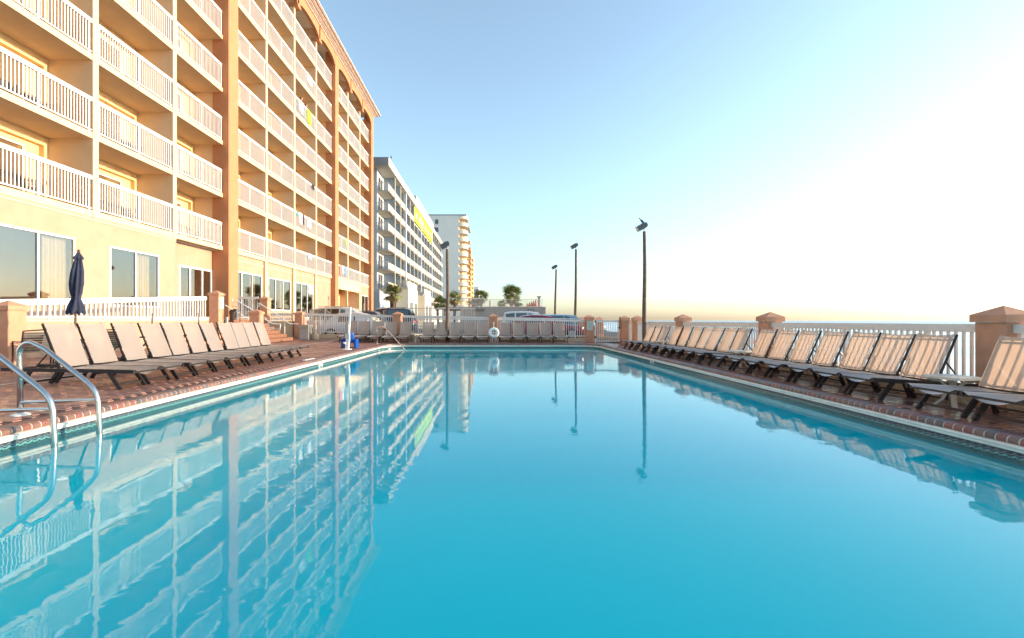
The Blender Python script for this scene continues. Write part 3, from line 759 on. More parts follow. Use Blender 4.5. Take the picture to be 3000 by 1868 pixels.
def place(proto, fx_, fy_, rz, label, group, L, jit=0.0):
    o = proto if proto.name not in usedp else copy_tree(proto)
    usedp.add(proto.name)
    dx, dy = math.cos(rz), math.sin(rz)
    z0 = zdeck(fx_+dx*.2, fy_+dy*.2); z1 = zdeck(fx_+dx*(L-.3), fy_+dy*(L-.3)); tilt = math.atan((z1-z0)/(L-.5))
    o.location = (fx_, fy_, z0-.2*math.tan(tilt)+.001); o.rotation_euler = (0, -tilt, rz+jit)
    tag(o, label, 'sun lounger', group)
    return o
nth = ['first', 'second', 'third', 'fourth', 'fifth', 'sixth', 'seventh', 'eighth', 'ninth', 'tenth', 'eleventh', 'twelfth', 'thirteenth', 'fourteenth']
rj = random.Random(5)
for i in range(11):
    place(protoA2 if i in (3, 6) else protoA, -5.47-rj.uniform(-.03, .04), 7.24+.615*i+rj.uniform(-.015, .015), PI, f'{nth[i]} sling lounger from the camera in the sunlit hotel-side row' if i else 'nearest lounger of the hotel-side row, behind the steel handrails', 'loungers along the hotel side', 1.98, R(rj.uniform(-2.2, 2.2)))
rl_ = [(5.42, 'lounger at the right edge, nearest but one to the lens, beside the cream table'), (4.76, 'lounger cut by the right edge with its seat foot nearest the pool'), (4.10, 'lounger mostly outside the right edge of the photo')]
for y, l in rl_: place(protoB, 5.20, y, 0, l, 'loungers along the sea side', 1.52, R(rj.uniform(-2, 1)))
for i in range(7): place(protoB2 if i in (1, 5) else protoB, 5.22+rj.uniform(-.03, .03), 6.53+.656*i, 0, f'{nth[i]} sea-side lounger beyond the nearest cream table', 'loungers along the sea side', 1.52, R(rj.uniform(-2.5, 1)))
for i in range(7): place(protoB2 if i in (2, 3) else protoB, 5.24+rj.uniform(-.03, .03), 11.53+.66*i, 0, f'{nth[i]} sea-side lounger beyond the second cream table', 'loungers along the sea side', 1.52, R(rj.uniform(-2, 2)))
for i in range(3): place(protoB, 5.22+rj.uniform(-.05, .03), 16.55+.70*i, 0, f'{nth[i]} sea-side lounger beyond the third table, near the lamp pole', 'loungers along the sea side', 1.52, R(rj.uniform(-2, 2)))
fpx = [1028.7, 1068.9, 1109, 1149.7, 1188.9, 1255.6, 1295.8, 1334.7, 1374.2, 1414.4, 1480, 1519, 1557.6, 1597, 1637]
for i, p in enumerate(fpx):
    lab = f'{nth[i] if i < 5 else ""} lounger from the left in front of the far fence' if i < 5 else (f'{nth[i-5]} far-fence lounger right of the round white table' if i < 10 else f'{nth[i-10]} far-fence lounger right of the life ring')
    place(protoB, px(p, 22.5), 21.42, PI/2, lab, 'loungers along the far fence', 1.52, R(rj.uniform(-1.5, 1.5)))

b = MB()
for k in range(40):
    ya = 2.0+k*.53
    if ya < 22.8: b.add([(-7.78, ya, zdeck(-7.78, ya)+.004), (-7.73, ya, zdeck(-7.73, ya)+.004), (-7.73, ya+.52, zdeck(-7.73, ya+.52)+.004), (-7.78, ya+.52, zdeck(-7.78, ya+.52)+.004)], [(0, 1, 2, 3)])
b.build('deck_drain_strip', WHITE, deck)
MB().box(-5.13, -5.03, 12.3, 12.98, zdeck(-5.08, 12.6)-.01, zdeck(-5.08, 12.6)+.006).build('skimmer_lid', WHITE, deck)
# ------------------------------------------------------------------ resin side tables
def make_table():
    t = thing('side_table', (0, 0, 0), 'tmp', 'side table'); ob = []
    b = MB(); q = .23; e = .05
    pts = [(-q+e, -q), (q-e, -q), (q, -q+e), (q, q-e), (q-e, q), (-q+e, q), (-q, q-e), (-q, -q+e)]
    b.add([(x, y, .385) for x, y in pts]+[(x, y, .415) for x, y in pts]+[(x*.93, y*.93, .42) for x, y in pts], [tuple(range(8))[::-1]]+[(i, (i+1) % 8, 8+(i+1) % 8, 8+i) for i in range(8)]+[(8+i, 8+(i+1) % 8, 16+(i+1) % 8, 16+i) for i in range(8)]+[tuple(range(16, 24))])
    ob.append(b.build('table_top', TPLAS, t))
    for a in (45, 135, 225, 315):
        ca, sa = math.cos(R(a)), math.sin(R(a))
        pts = [(.24, .385), (.13, .36), (.055, .28), (.05, .22), (.09, .12), (.20, .0)]
        b = MB(); pr = None
        for (r0, z0), (r1, z1) in zip(pts[:-1], pts[1:]):
            b.bar((ca*r0, sa*r0, z0), (ca*r1, sa*r1, z1), .055, .022, (-sa*0+ca, sa, .3))
        ob.append(b.build('leg', TPLAS, t))
    for o in ob: KIDS.setdefault(t.name, []).append(o)
    return t
tp = make_table()
def ptab(x, y, label, rz=0):
    o = tp if tp.name not in usedp else copy_tree(tp); usedp.add(tp.name)
    o.location = (x, y, zdeck(x, y)); o.rotation_euler = (0, 0, rz); tag(o, label, 'side table', 'small resin side tables')
ptab(6.05, 5.97, 'cream resin side table nearest the camera, beside the first pillar', .1)
ptab(6.0, 10.98, 'cream resin side table between the two long sea-side lounger groups', .3)
ptab(6.0, 16.12, 'cream resin side table near the lamp pole')
ptab(px(1220.4, 21.9), 21.85, 'round-looking white side table between far-fence loungers', .6)

# ------------------------------------------------------------------ dark strap chairs behind the hotel-side row
def make_chair():
    t = thing('patio_chair', (0, 0, 0), 'tmp', 'chair'); ob = []
    for s in (-1, 1):
        ob.append(MB().tube([(-.27, s*.27, 0), (-.22, s*.27, .40), (-.30, s*.25, .80)], .014, 6).build('rear_leg', FRAME, t))
        ob.append(MB().tube([(.27, s*.27, 0), (.22, s*.27, .40), (.20, s*.28, .60), (-.24, s*.28, .60)], .014, 6).build('arm', FRAME, t))
    for k in range(8):
        z = .44+k*.045; x = -.23-.09*(z-.4)/.4
        ob.append(MB().bar((x, -.25, z), (x, .25, z), .006, .041).build('strap', BLACK, t))
    for k in range(8):
        x = -.19+k*.055
        ob.append(MB().bar((x, -.26, .40), (x, .26, .40), .04, .008).build('seat_strap', BLACK, t))
    ob.append(MB().tube([(-.30, -.25, .80), (-.31, 0, .82), (-.30, .25, .80)], .014, 6).build('top_rail', FRAME, t))
    for o in ob: KIDS.setdefault(t.name, []).append(o)
    return t
cp = make_chair()
def pch(x, y, z, rz, label, group='dark strap chairs behind the hotel-side loungers'):
    o = cp if cp.name not in usedp else copy_tree(cp); usedp.add(cp.name)
    o.location = (x, y, z); o.rotation_euler = (0, 0, rz); tag(o, label, 'chair', group)
chs = [(-8.75, 8.75, 2.6, 'dark strap chair between the left pillar and the nearest lounger'), (-8.55, 9.35, .4, 'dark strap chair glimpsed behind the nearest lounger back'), (-8.3, 10.2, 2.2, 'dark chair glimpsed between second and third loungers'),
       (-8.4, 11.1, 3.6, 'dark chair glimpsed between third and fourth loungers'), (-8.3, 12.1, .2, 'dark chair glimpsed between fifth and sixth loungers'), (-8.5, 13.2, 2.9, 'dark chair glimpsed behind the middle loungers'), (-8.4, 14.3, .9, 'dark chair glimpsed behind the last loungers')]
for x, y, a, l in chs: pch(x, y, zdeck(x, y), a, l)

# ------------------------------------------------------------------ umbrella and bare umbrella poles
ux, uy = px(222, 9.6), 9.6
u = thing('closed_umbrella', (ux, uy, zdeck(ux, uy)), 'closed navy market umbrella tied at the waist behind the loungers', 'umbrella')
zb = zdeck(ux, uy)
MB().tube([(ux-.05, uy, zb), (ux+.06, uy, 2.52)], .021, 10).build('pole', BROWNP, u, smooth=True)
def canopy(uu, vv):
    z = 2.50 - 1.30*uu; a = 2*PI*vv
    prof = [(0, .02), (.06, .075), (.10, .11), (.115, .07), (.3, .125), (.5, .145), (.66, .12), (.74, .085), (.85, .15), (.95, .20), (1, .185)]
    for (a0, r0), (a1, r1) in zip(prof[:-1], prof[1:]):
        if uu <= a1: r = r0+(r1-r0)*(uu-a0)/(a1-a0); break
    f = .30 if uu > .12 else .15
    r *= .86; r *= 1-f*.5+f*.5*math.cos(8*a+uu*3)+.10*math.sin(3*a+uu*5)
    cx = ux-.05+.11*(z-zb)/2.4
    return (cx+r*math.cos(a), uy+r*math.sin(a), z+.03*math.cos(8*a)*(uu > .9))
MB().grid(canopy, 40, 64).build('canopy', NAVY, u, smooth='all')
def tie(k): a = 2*PI*k/20; return (ux+.005+.10*math.cos(a), uy+.10*math.sin(a), 1.53+.01*math.sin(2*a))
MB().tube([tie(k) for k in range(21)], .008, 6).build('tie_strap', NAVY, u)
MB().lathe([(.005, 0), (.03, .01), (.02, .03), (.028, .05), (.005, .07)], (ux+.062, uy, 2.49), 10).build('finial', BROWNP, u)
for p, y0, y1, Y, l in [(445.5, 918, 970, 12.4, 'bare brown umbrella pole above the fourth lounger'), (582, 917, 965, 15.3, 'bare brown umbrella pole in front of the terrace door'), (703, 919, 960, 17.4, 'bare brown umbrella pole in front of the ramp handrail')]:
    x = px(p, Y); tp_ = thing('umbrella_pole', (x, Y, zdeck(x, Y)), l, 'pole', 'bare umbrella poles')
    MB().tube([(x, Y, zdeck(x, Y)), (x+.01, Y, EYE+(937-y0)*Y/1333)], .020, 8).build('pole', BROWNP, tp_, smooth=True)
    MB().lathe([(.20, 0), (.20, .05), (.03, .07), (.03, .30)], (x, Y, zdeck(x, Y)), 16).build('base', BLACK, tp_)
x = px(665, 16.4); tp_ = thing('wooden_stake', (x, 16.4, zdeck(x, 16.4)), 'pale wooden post in front of the tall pillar', 'post')
MB().box(x-.03, x+.03, 16.37, 16.43, zdeck(x, 16.4), 1.17).build('stake', TPLAS, tp_)

# ------------------------------------------------------------------ steel grab rails
def rail(Y, label):
    t = thing('grab_rail', (-5.33, Y, 0), label, 'grab rail', 'steel grab rails at the pool edge')
    r = .0275
    pts = [(-5.33, Y, 0), (-5.34, Y, .55), (-5.345, Y, .68)]
    for k in range(1, 8):
        a = PI - k*(PI-R(62))/8*1.0
        pts.append((-5.225+.12*math.cos(a), Y, .70+.13*math.sin(a)))
    pts += [(-5.05, Y, .755), (-4.60, Y, .40), (-4.53, Y, .335), (-4.48, Y, .26), (-4.455, Y, .17), (-4.44, Y, -.1), (-4.43, Y, -.9)]
    MB().tube(pts, r, 16).build('rail', STEEL, t, smooth='all')
    MB().tube([(-5.335, Y, .155), (-4.46, Y, .185)], .021, 12).build('crossbar', STEEL, t, smooth=True)
    MB().lathe([(.085, 0), (.085, .012), (.045, .028), (.03, .03)], (-5.33, Y, zdeck(-5.33, Y)), 24).build('flange', WHITE, t, smooth=True)
rail(5.15, 'far steel grab rail of the pair at the near left pool edge')
rail(4.62, 'near steel grab rail of the pair, cut by the left edge')
# far handrail
t = thing('pool_handrail', (px(1105, 21.6), 21.0, 0), 'bronze toned steel handrail sloping into the far left pool corner', 'handrail')
A = [P3(1105, 1004, 20.95), P3(1104, 965, 20.95), P3(1106, 958, 20.95), P3(1110, 956.5, 20.9), P3(1124, 956.5, 20.7), P3(1131, 960, 20.6), P3(1160, 992, 20.2), P3(1190, 1025, 19.7), P3(1212, 1049, 19.4)]
MB().tube(A, .026, 10).build('rail', STEEL, t, smooth='all')
MB().tube([P3(1129, 957, 20.65), P3(1133, 966, 20.65), P3(1132, 980, 20.65)], .02, 8).build('bend', STEEL, t, smooth=True)
MB().lathe([(.08, 0), (.08, .012), (.03, .03)], (A[0][0], A[0][1], -.01), 16).build('flange', WHITE, t)

# ------------------------------------------------------------------ pool lift
lx, ly = px(1016, 16.9), 16.9
t = thing('pool_lift', (lx, ly, 0), 'white pool lift post with a blue plastic seat behind it', 'pool lift')
MB().bar((lx+.06, ly, .35), (lx+.13, ly, 1.54), .062, .075).build('mast', WHITE, t)
MB().bar((lx+.01, ly, 0), (lx+.05, ly, .42), .12, .12).build('lower_post', WHITE, t)
MB().lathe([(.19, 0), (.19, .015), (.1, .03)], (lx, ly, .005), 20).build('base_plate', WHITE, t)
MB().box(lx-.03, lx+.09, ly-.10, ly-.04, .60, .93).build('control_box', CONC, t)
MB().box(lx-.05, lx+.11, ly-.075, ly+.06, .42, .60).build('battery', TPLAS, t)
MB().tube([(lx-.1, ly-.05, .26), (lx-.02, ly-.08, .24)], .04, 10).build('motor', WHITE, t)
sx0, sy0 = px(1023, 17.6), 17.5
def seatb(uu, vv): 
    y = (vv*2-1); return (sx0+y*.20*(1.15-.3*uu*uu), sy0+.10-.10*(1-y*y), .22+.43*uu-(.05*y*y*uu**4))
MB().grid(seatb, 8, 8).build('seat_back', BLUEP, t, smooth='all')
MB().grid(lambda a, c: (sx0+(c*2-1)*.23, sy0+.1+.42*a-.5*0, .22+.03*(c*2-1)**2-.02*math.sin(PI*a)), 6, 8).build('seat', BLUEP, t, smooth='all')
for s in (-1, 1): MB().box(sx0+s*.215, sx0+s*.285, sy0+.0, sy0+.40, .02, .36).build('armrest', BLUEP, t)
MB().tube([(lx+.02, ly, .5), (sx0, sy0, .5)], .035, 8).build('seat_arm', WHITE, t)
MB().tube([(sx0-.27, sy0+.02, -.0), (sx0-.25, sy0-.05, .05), (sx0+.25, sy0-.05, .05), (sx0+.27, sy0+.02, .0)], .014, 6).build('foot_bar', BLACK, t)

# ------------------------------------------------------------------ bins by the steps
bx, by = px(895, 22.3), 22.3
zb_ = zdeck(bx, by)
t = thing('trash_bin', (bx, by, zb_), 'square beige grey trash bin beside the left end pillar', 'trash bin')
MB().box(bx-.22, bx+.22, by-.22, by+.22, zb_, .72).build('body', BINM, t)
MB().box(bx-.245, bx+.245, by-.245, by+.245, .72, .87).build('lid', BINM, t)
MB().box(bx-.17, bx+.17, by-.226, by-.221, zb_+.06, .66).build('panel', CONC, t)
sx_, sy_ = px(925, 22.4), 22.4
t = thing('ash_receptacle', (sx_, sy_, zb_), 'tan smoker receptacle with a tall tapered neck', 'ash bin')
MB().lathe([(.14, 0), (.15, .02), (.145, .26), (.10, .33), (.055, .38)], (sx_, sy_, zdeck(sx_, sy_)), 16).build('base', SMOK, t, smooth=True)
MB().lathe([(.055, 0), (.036, .35), (.028, .62), (.04, .66), (.015, .70)], (sx_, sy_, zdeck(sx_, sy_)+.38), 12).build('neck', SMOK, t, smooth=True)
dx_, dy_ = px(685.5, 20.9), 20.9
t = thing('terrace_bin', (dx_, dy_, 1.1), 'dark brown round bin on the terrace behind the ramp handrail', 'trash bin')
MB().lathe([(.17, 0), (.2, .3), (.21, .33)], (dx_, dy_, 1.1), 16).build('body', BINB, t, smooth=True)
MB().lathe([(.215, 0), (.2, .05), (.08, .13), (.03, .14)], (dx_, dy_, 1.435), 16).build('lid', BLACK, t, smooth=True)

# ------------------------------------------------------------------ life ring on stand
rx, ry_ = px(1446.7, 21.75), 21.75
t = thing('life_ring', (rx, ry_, 0), 'white life ring hung on a white stand at the far fence', 'life ring')
b = MB(); n1, n2 = 32, 12
def tor(uu, vv): 
    a, c = 2*PI*uu, 2*PI*vv; rr_ = .18+.075*math.cos(c)+.006*(math.cos(8*a) > .7)
    return (rx+rr_*math.cos(a), ry_+.055*math.sin(c), .50+rr_*math.sin(a))
b.grid(tor, 40, 12); b.build('ring', WHITE, t, smooth='all')
MB().tube([(rx-.20, ry_-.04, .50), (rx+.22, ry_-.04, .50)], .018, 8).build('hook_bar', WHITE, t)
for s in (-1, 1):
    MB().tube([(rx+s*.0, ry_, .40), (rx+s*.14, ry_, .20), (rx+s*.17, ry_+.02, .02)], .013, 8).build('stand_leg', WHITE, t)
    MB().tube([(rx+s*.06, ry_-.02, .28), (rx+s*.07, ry_-.03, .02)], .013, 8).build('stand_leg', WHITE, t)
MB().tube([(rx-.03, ry_+.02, .40), (rx, ry_+.1, .95), (rx, ry_+.1, 1.0)], .012, 8).build('back_post', WHITE, t)

# ------------------------------------------------------------------ lamp poles
def lamp(pxx, Y, pytop, label, hl=.5, r=.085, base=0.0, lean=0.0):
    x = px(pxx, Y); zt = EYE+(937-pytop)*Y/1333
    t = thing('lamp_pole', (x, Y, base), label, 'lamp pole', 'wooden floodlight poles')
    pts = []; rs = []
    for k in range(13):
        u_ = k/12; pts.append((x+lean*(1-u_)+.012*math.sin(7*u_+pxx), Y, base+(zt-.28*hl/.5-base)*u_)); rs.append(r*(1.15-.35*u_))
    MB().tube(pts, rs, 12).build('pole', WOOD, t, smooth=True)
    s = hl/.5; q = zt-.28*s
    MB().tube([(x, Y, q-.02), (x, Y, q+.22*s)], .03*s, 8).build('bracket', STEEL, t)
    d = Vector((-.88, 0, -.47)).normalized(); n = Vector((d.z, 0, -d.x)); c = Vector((x, Y, q+.26*s))
    b = MB(); prof = [(.06*s, .085*s), (.02*s, .12*s), (-.34*s, .115*s), (-.36*s, .11*s)]
    rings = []
    for a_, hh in ((.10*s, .04*s), (.05*s, .10*s), (-.05*s, .125*s), (-.36*s, .115*s)):
        cc = c-d*a_
        rings.append([cc+n*hh+Vector((0, .13*s, 0)), cc+n*hh-Vector((0, .13*s, 0)), cc-n*hh-Vector((0, .13*s, 0)), cc-n*hh+Vector((0, .13*s, 0))])
    vs = [v for rg in rings for v in rg]; fs = [(0, 1, 2, 3), (15, 14, 13, 12)]
    for i in range(3):
        for k in range(4): fs.append((i*4+k, i*4+(k+1) % 4, (i+1)*4+(k+1) % 4, (i+1)*4+k)[::-1])
    b.add(vs, fs); b.build('lamp_housing', LAMPM, t)
    cc = c+d*.362*s
    MB().add([cc+n*.105*s+Vector((0, .12*s, 0)), cc+n*.105*s-Vector((0, .12*s, 0)), cc-n*.105*s-Vector((0, .12*s, 0)), cc-n*.105*s+Vector((0, .12*s, 0))], [(0, 1, 2, 3)]).build('lens', ALUW, t)
    return t, x, zt
L4, l4x, l4z = lamp(1888, 19.6, 660, 'tallest wooden floodlight pole, right of the gate with a bird on top', .5, .085, -.1)
lamp(1688, 31.5, 718, 'middle wooden floodlight pole behind the red car', .55, .09, -.02, -.08)
lamp(1629, 43, 780, 'smallest and farthest wooden floodlight pole', .6, .10, -.02, -.12)
lamp(1311, 22.45, 714, 'wooden floodlight pole standing among the far-fence loungers', .5, .085, .03)
# bird
bz = l4z+.09; bX = l4x-.12
t = thing('perched_bird', (bX, 19.6, bz), 'dark pigeon perched on the tallest lamp', 'bird')
GREYB = mat('pigeon_grey', (.05, .055, .065), .7)
def birdb(uu, vv):
    a = 2*PI*vv; prof = [(0, .002), (.1, .03), (.3, .055), (.55, .06), (.75, .045), (.9, .03), (1, .004)]
    for (a0, r0), (a1, r1) in zip(prof[:-1], prof[1:]):
        if uu <= a1: r = r0+(r1-r0)*(uu-a0)/(a1-a0); break
    return (bX+.12-.20*uu+.0, 19.6+r*math.cos(a), bz+.02+.13*uu**1.5+r*math.sin(a))
MB().grid(birdb, 14, 12).build('body', GREYB, t, smooth='all')
MB().lathe([(.002, -.03), (.026, -.015), (.03, .005), (.02, .026), (.002, .032)], (bX-.085, 19.6, bz+.19), 10).build('head', GREYB, t, smooth='all')
MB().tube([(bX-.11, 19.6, bz+.19), (bX-.145, 19.6, bz+.182)], [.008, .002], 6).build('beak', BLACK, t)
MB().box(bX+.09, bX+.24, 19.57, 19.63, bz+.0, bz+.018).build('tail', GREYB, t)
for s in (-1, 1): MB().tube([(bX, 19.6+s*.02, bz-.03), (bX, 19.6+s*.02, bz+.03)], .005, 5).build('leg', BLACK, t)
# ------------------------------------------------------------------ hotel
HX, HB = -15.0, -16.65
FZ = [5.18 + 2.94*k for k in range(8)]
H = thing('hotel_building', (-20, 30, 0), 'long pale yellow beachfront hotel with seven storeys of white-railed balconies', 'building')
pil = [(8.1, 9.0), (25.4, 26.35), (42.75, 43.65), (55.55, 56.5)]
cols = [12.8, 17.1, 21.4, 30.2, 34.5, 38.8, 47.4, 51.7]
bays = [(9.0, 12.8), (13.05, 17.1), (17.35, 21.4), (21.65, 25.4), (26.35, 30.2), (30.45, 34.5), (34.75, 38.8), (39.05, 42.75), (43.65, 47.4), (47.65, 51.7), (51.95, 55.55)]
for y0, y1 in pil:
    b = MB(); e = .03
    b.add([(x, y, z) for z in (0, 26.21) for x, y in ((-15.57, y0), (-14.65-e, y0), (-14.65, y0+e), (-14.65, y1-e), (-14.65-e, y1), (-15.57, y1))],
          [(5, 4, 3, 2, 1, 0), (6, 7, 8, 9, 10, 11)]+[(i, (i+1) % 6, 6+(i+1) % 6, 6+i) for i in range(6)])
    b.build('pilaster', PIL, H)
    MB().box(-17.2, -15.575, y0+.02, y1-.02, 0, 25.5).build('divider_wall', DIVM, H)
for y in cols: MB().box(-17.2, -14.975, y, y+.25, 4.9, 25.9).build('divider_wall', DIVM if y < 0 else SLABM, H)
# body behind
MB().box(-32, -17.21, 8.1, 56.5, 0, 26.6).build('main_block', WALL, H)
slab_me = {}
rest = MB(); nb = 0
individual = {(1, 0), (1, 1), (1, 2), (2, 0), (2, 1), (2, 2), (2, 3), (3, 0), (3, 1)}
hbal = MB().box(-.015, .015, -.017, .017, 0, 1.03).mesh('baluster', VINYL)
for bi, (y0, y1) in enumerate(bays):
    w_ = y1-y0
    # back wall of the whole bay: side strips, headers and recessed panels
    b = MB()
    b.box(-16.84, HB, y0-.02, y0+.17, 5.18, 25.5); b.box(-16.84, HB, y1-.17, y1+.02, 5.18, 25.5)
    for k in range(7): b.box(-16.84, HB+.001, y0+.17, y1-.17, FZ[k]+2.38, FZ[k]+2.72)
    b.box(-17.0, -16.842, y0-.02, y1+.02, 5.0, 25.5)
    b.build('back_wall', BACKW, H)
    for k in range(7):
        z = FZ[k]
        endp = bi in (3, 7, 10)
        MB().box(HB-.05, HX, y0 - (.1 if bi in (0, 4, 8) else 0), y1, z-.23, z).build('balcony_slab', SLABM, H)
        rx_ = HX-.035
        r = MB(); r.box(rx_-.045, rx_+.045, y0+.01, y1-(.09 if endp else .01), z+1.155, z+1.31)
        r.box(rx_-.022, rx_+.022, y0+.01, y1-(.09 if endp else .01), z+.06, z+.11)
        ym = (y0+y1)/2
        for yp in (ym, y0+.04, y1-.12): r.box(rx_-.03, rx_+.03, yp-.03, yp+.03, z-.01, z+1.153)
        rail_ = r.build('balcony_railing', VINYL, H)
        n = int(w_/.120)
        for i in range(n):
            yy = y0+.04+(i+.5)*(w_-.1)/n
            if abs(yy-ym) < .05: continue
            if (bi, k) in individual: inst('baluster', hbal, rail_, (rx_, yy, z+.115))
            else: rest.box(rx_-.014, rx_+.014, yy-.013, yy+.013, z+.115, z+1.15)
        # sliding door
        d0, d1 = y0+.30, y1-.75
        f = MB(); X0, X1 = -16.84, -16.79; t_ = .055
        f.box(X0, X1, d0, d1, z+2.12, z+2.12+t_); f.box(X0, X1, d0, d1, z, z+.05)
        for yy in (d0, (d0+d1)/2-.03, d1-t_): f.box(X0, X1-.002, yy, yy+t_, z+.05, z+2.12)
        dr = f.build('sliding_door', ALUW, H)
        MB().box(-16.83, -16.822, d0+t_, d1-t_, z+.05, z+2.12).build('pane', GLASS if bi < 5 else B2G, dr)
        if bi < 5:
            c = MB(); c.grid(lambda u_, v_: (-16.835+.004*math.sin(u_*70), d0+.06+(d1-d0-.12)*u_*(.35+.6*((bi*3+k*5) % 4)/3), z+.06+2.04*v_), 40, 1)
            c.build('curtain', BRCURT if (bi+k) % 3 else CURT, dr)
rest.build('balusters_far', VINYL, H, kind='stuff')
# wall helper with openings
def wall(xf, th, y0, y1, z0, z1, ops, name, m, parent):
    b = MB(); ys_ = sorted({y0, y1, *[o[0] for o in ops], *[o[1] for o in ops]}); 
    for a, c in zip(ys_[:-1], ys_[1:]):
        mid = (a+c)/2; cov = [o for o in ops if o[0] < mid < o[1]]
        if not cov: b.box(xf-th, xf, a, c, z0, z1)
        else:
            o = cov[0]
            if o[2] > z0: b.box(xf-th, xf, a, c, z0, o[2])
            if o[3] < z1: b.box(xf-th, xf, a, c, o[3], z1)
    return b.build(name, m, parent)
def window(xf, y0, y1, z0, z1, mull, parent, dep=.06, fw=.07, curt=(), name='window', sill=True):
    f = MB(); x0, x1 = xf-dep, xf+.012
    f.box(x0, x1, y0, y1, z1-fw, z1); f.box(x0, x1, y0, y1, z0, z0+fw)
    ed = [y0+fw/2] + list(mull) + [y1-fw/2]
    for e in ed: f.box(x0, x1-.002, e-fw/2, e+fw/2, z0+fw, z1-fw)
    wn = f.build(name, WHITE, parent)
    for a, c in zip(ed[:-1], ed[1:]): MB().box(xf-.035, xf-.027, a+fw/2, c-fw/2, z0+fw, z1-fw).build('pane', GLASS, wn)
    for a, c in curt:
        MB().grid(lambda u_, v_: (xf-.28+.035*math.sin(u_*38)+.01*math.sin(u_*91), a+(c-a)*u_, z0+.02+(z1-z0-.04)*v_), 60, 1).build('curtain', CURT, wn, smooth='all')
    return wn
G1 = [(13.7, 16.4, 1.60, 4.02), (17.87, 20.53, 1.60, 3.98)]
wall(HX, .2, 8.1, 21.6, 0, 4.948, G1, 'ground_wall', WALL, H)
window(HX, 13.7, 16.4, 1.60, 4.02, [15.06], H, curt=[(15.45, 16.33)])
window(HX, 17.87, 20.53, 1.60, 3.98, [19.2], H, curt=[(19.45, 20.3)])
MB().box(HX-.01, HX+.025, 8.1, 21.6, 4.80, 4.86).build('ledge', SLABM, H)
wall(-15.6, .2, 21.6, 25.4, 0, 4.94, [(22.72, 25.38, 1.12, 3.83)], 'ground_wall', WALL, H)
dd = window(-15.6, 22.72, 25.38, 1.12, 3.83, [23.55, 24.55], H, name='entrance_door', fw=.10)
MB().tube([(-15.54, 23.50, 1.9), (-15.48, 23.50, 1.95), (-15.48, 23.50, 2.3), (-15.54, 23.50, 2.35)], .015, 6).build('handle', STEEL, dd)
MB().box(-15.8, HX, 21.59, 21.65, 0, 4.94).build('side_wall', WALL, H)
ops2 = [(26.95, 29.95, 1.2, 3.97), (30.85, 34.25, 1.72, 3.95), (35.1, 38.55, 1.2, 3.98)]
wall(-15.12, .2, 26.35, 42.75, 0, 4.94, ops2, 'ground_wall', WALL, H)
window(-15.12, 26.95, 29.95, 1.2, 3.97, [27.55, 28.75], H, curt=[(28.95, 29.6)])
window(-15.12, 30.85, 34.25, 1.72, 3.95, [31.85, 33.0], H, curt=[(33.1, 33.7)])
window(-15.12, 35.1, 38.55, 1.2, 3.98, [36.2, 37.35], H)
MB().box(-15.1, -15.06, 37.5, 38.5, 3.2, 3.9).build('door_panel', WHITE, H)
for y in (30.2, 34.5, 38.8): MB().box(-15.12, -14.985, y-.05, y+.30, 0, 4.94).build('column', SLABM, H)
MB().box(-15.119, -15.09, 26.36, 42.74, 4.55, 4.62).build('ledge', SLABM, H)
# passage
MB().box(-15.25, HX-.002, 43.66, 51.7, 4.1, 4.94).build('beam', SLABM, H)
MB().box(-17.3, -17.2, 43.6, 51.9, 0, 4.94).build('passage_wall', DIVM, H)
MB().box(-17.2, -15.0, 51.7, 51.95, 0, 4.94).build('passage_end_wall', DIVM, H)
MB().box(-15.2, -15.02, 47.4, 47.6, 0, 4.1).build('column', SLABM, H)
wall(-15.02, .2, 51.95, 55.55, 0, 4.94, [(52.6, 55.4, 1.4, 3.9)], 'ground_wall', WALL, H)
window(-15.02, 52.6, 55.4, 1.4, 3.9, [53.9], H)
b = MB(); b.box(-18.0, -17.9, 8.2, 43, 1.1, 4.9); b.box(-18, -15.3, 8.2, 43, 1.08, 1.1); b.box(-18, -15.3, 8.2, 43, 4.9, 4.93)
for y in (8.2, 17.2, 21.7, 26.0, 30.4, 34.6, 42.9): b.box(-18, -15.35, y, y+.08, 1.1, 4.9)
b.build('interior_room', ROOMM, H)
# arches, corbels and cornice
for bi, (y0, y1) in enumerate(bays):
    b = MB(); n = 14; top = 26.20; xs0, xs1 = -14.93, -14.68
    a0, a1 = y0-.02, y1+.02; yc = (a0+a1)/2; hw = (a1-a0)/2; st = .32
    prof = []
    for i in range(n+1):
        u_ = i/n; y = a0+st+(a1-a0-2*st)*u_; q = (y-yc)/(hw-st); prof.append((y, 25.22+.30*math.sqrt(max(0, 1-q*q*.96))))
    prof = [(a0, 25.05), (a0+.14, 25.05), (a0+.14, 25.22), (a0+st, 25.22)]+prof+[(a1-st, 25.22), (a1-.14, 25.22), (a1-.14, 25.05), (a1, 25.05)]
    vs = []; fs = []
    for y, z in prof: vs += [(xs1, y, z), (xs1, y, top), (xs0, y, z), (xs0, y, top)]
    for i in range(len(prof)-1):
        q = i*4; r_ = q+4
        fs += [(q, r_, r_+1, q+1), (q+2, q+3, r_+3, r_+2), (q, q+2, r_+2, r_)]
    b.add(vs, fs); b.build('arch_fascia', PIL, H)
for y in cols: MB().box(-15.35, -14.64, y-.10, y+.50, 24.82, 25.05).build('corbel', PIL, H)
z = 26.2; ox = -14.66
for i, (dx_, dz_, m_) in enumerate([(.10, .07, WHITE), (.10, .10, WALL), (.12, .05, WHITE), (.12, .10, WALL), (.10, .05, WHITE), (.14, .10, WALL), (.08, .06, WHITE)]):
    ox += dx_
    MB().box(-33, ox, 7.6+.0*i, 56.5+(ox+14.66)+.0, z+.001*i, z+dz_+.001*(i+1)).build('cornice', m_, H); z += dz_
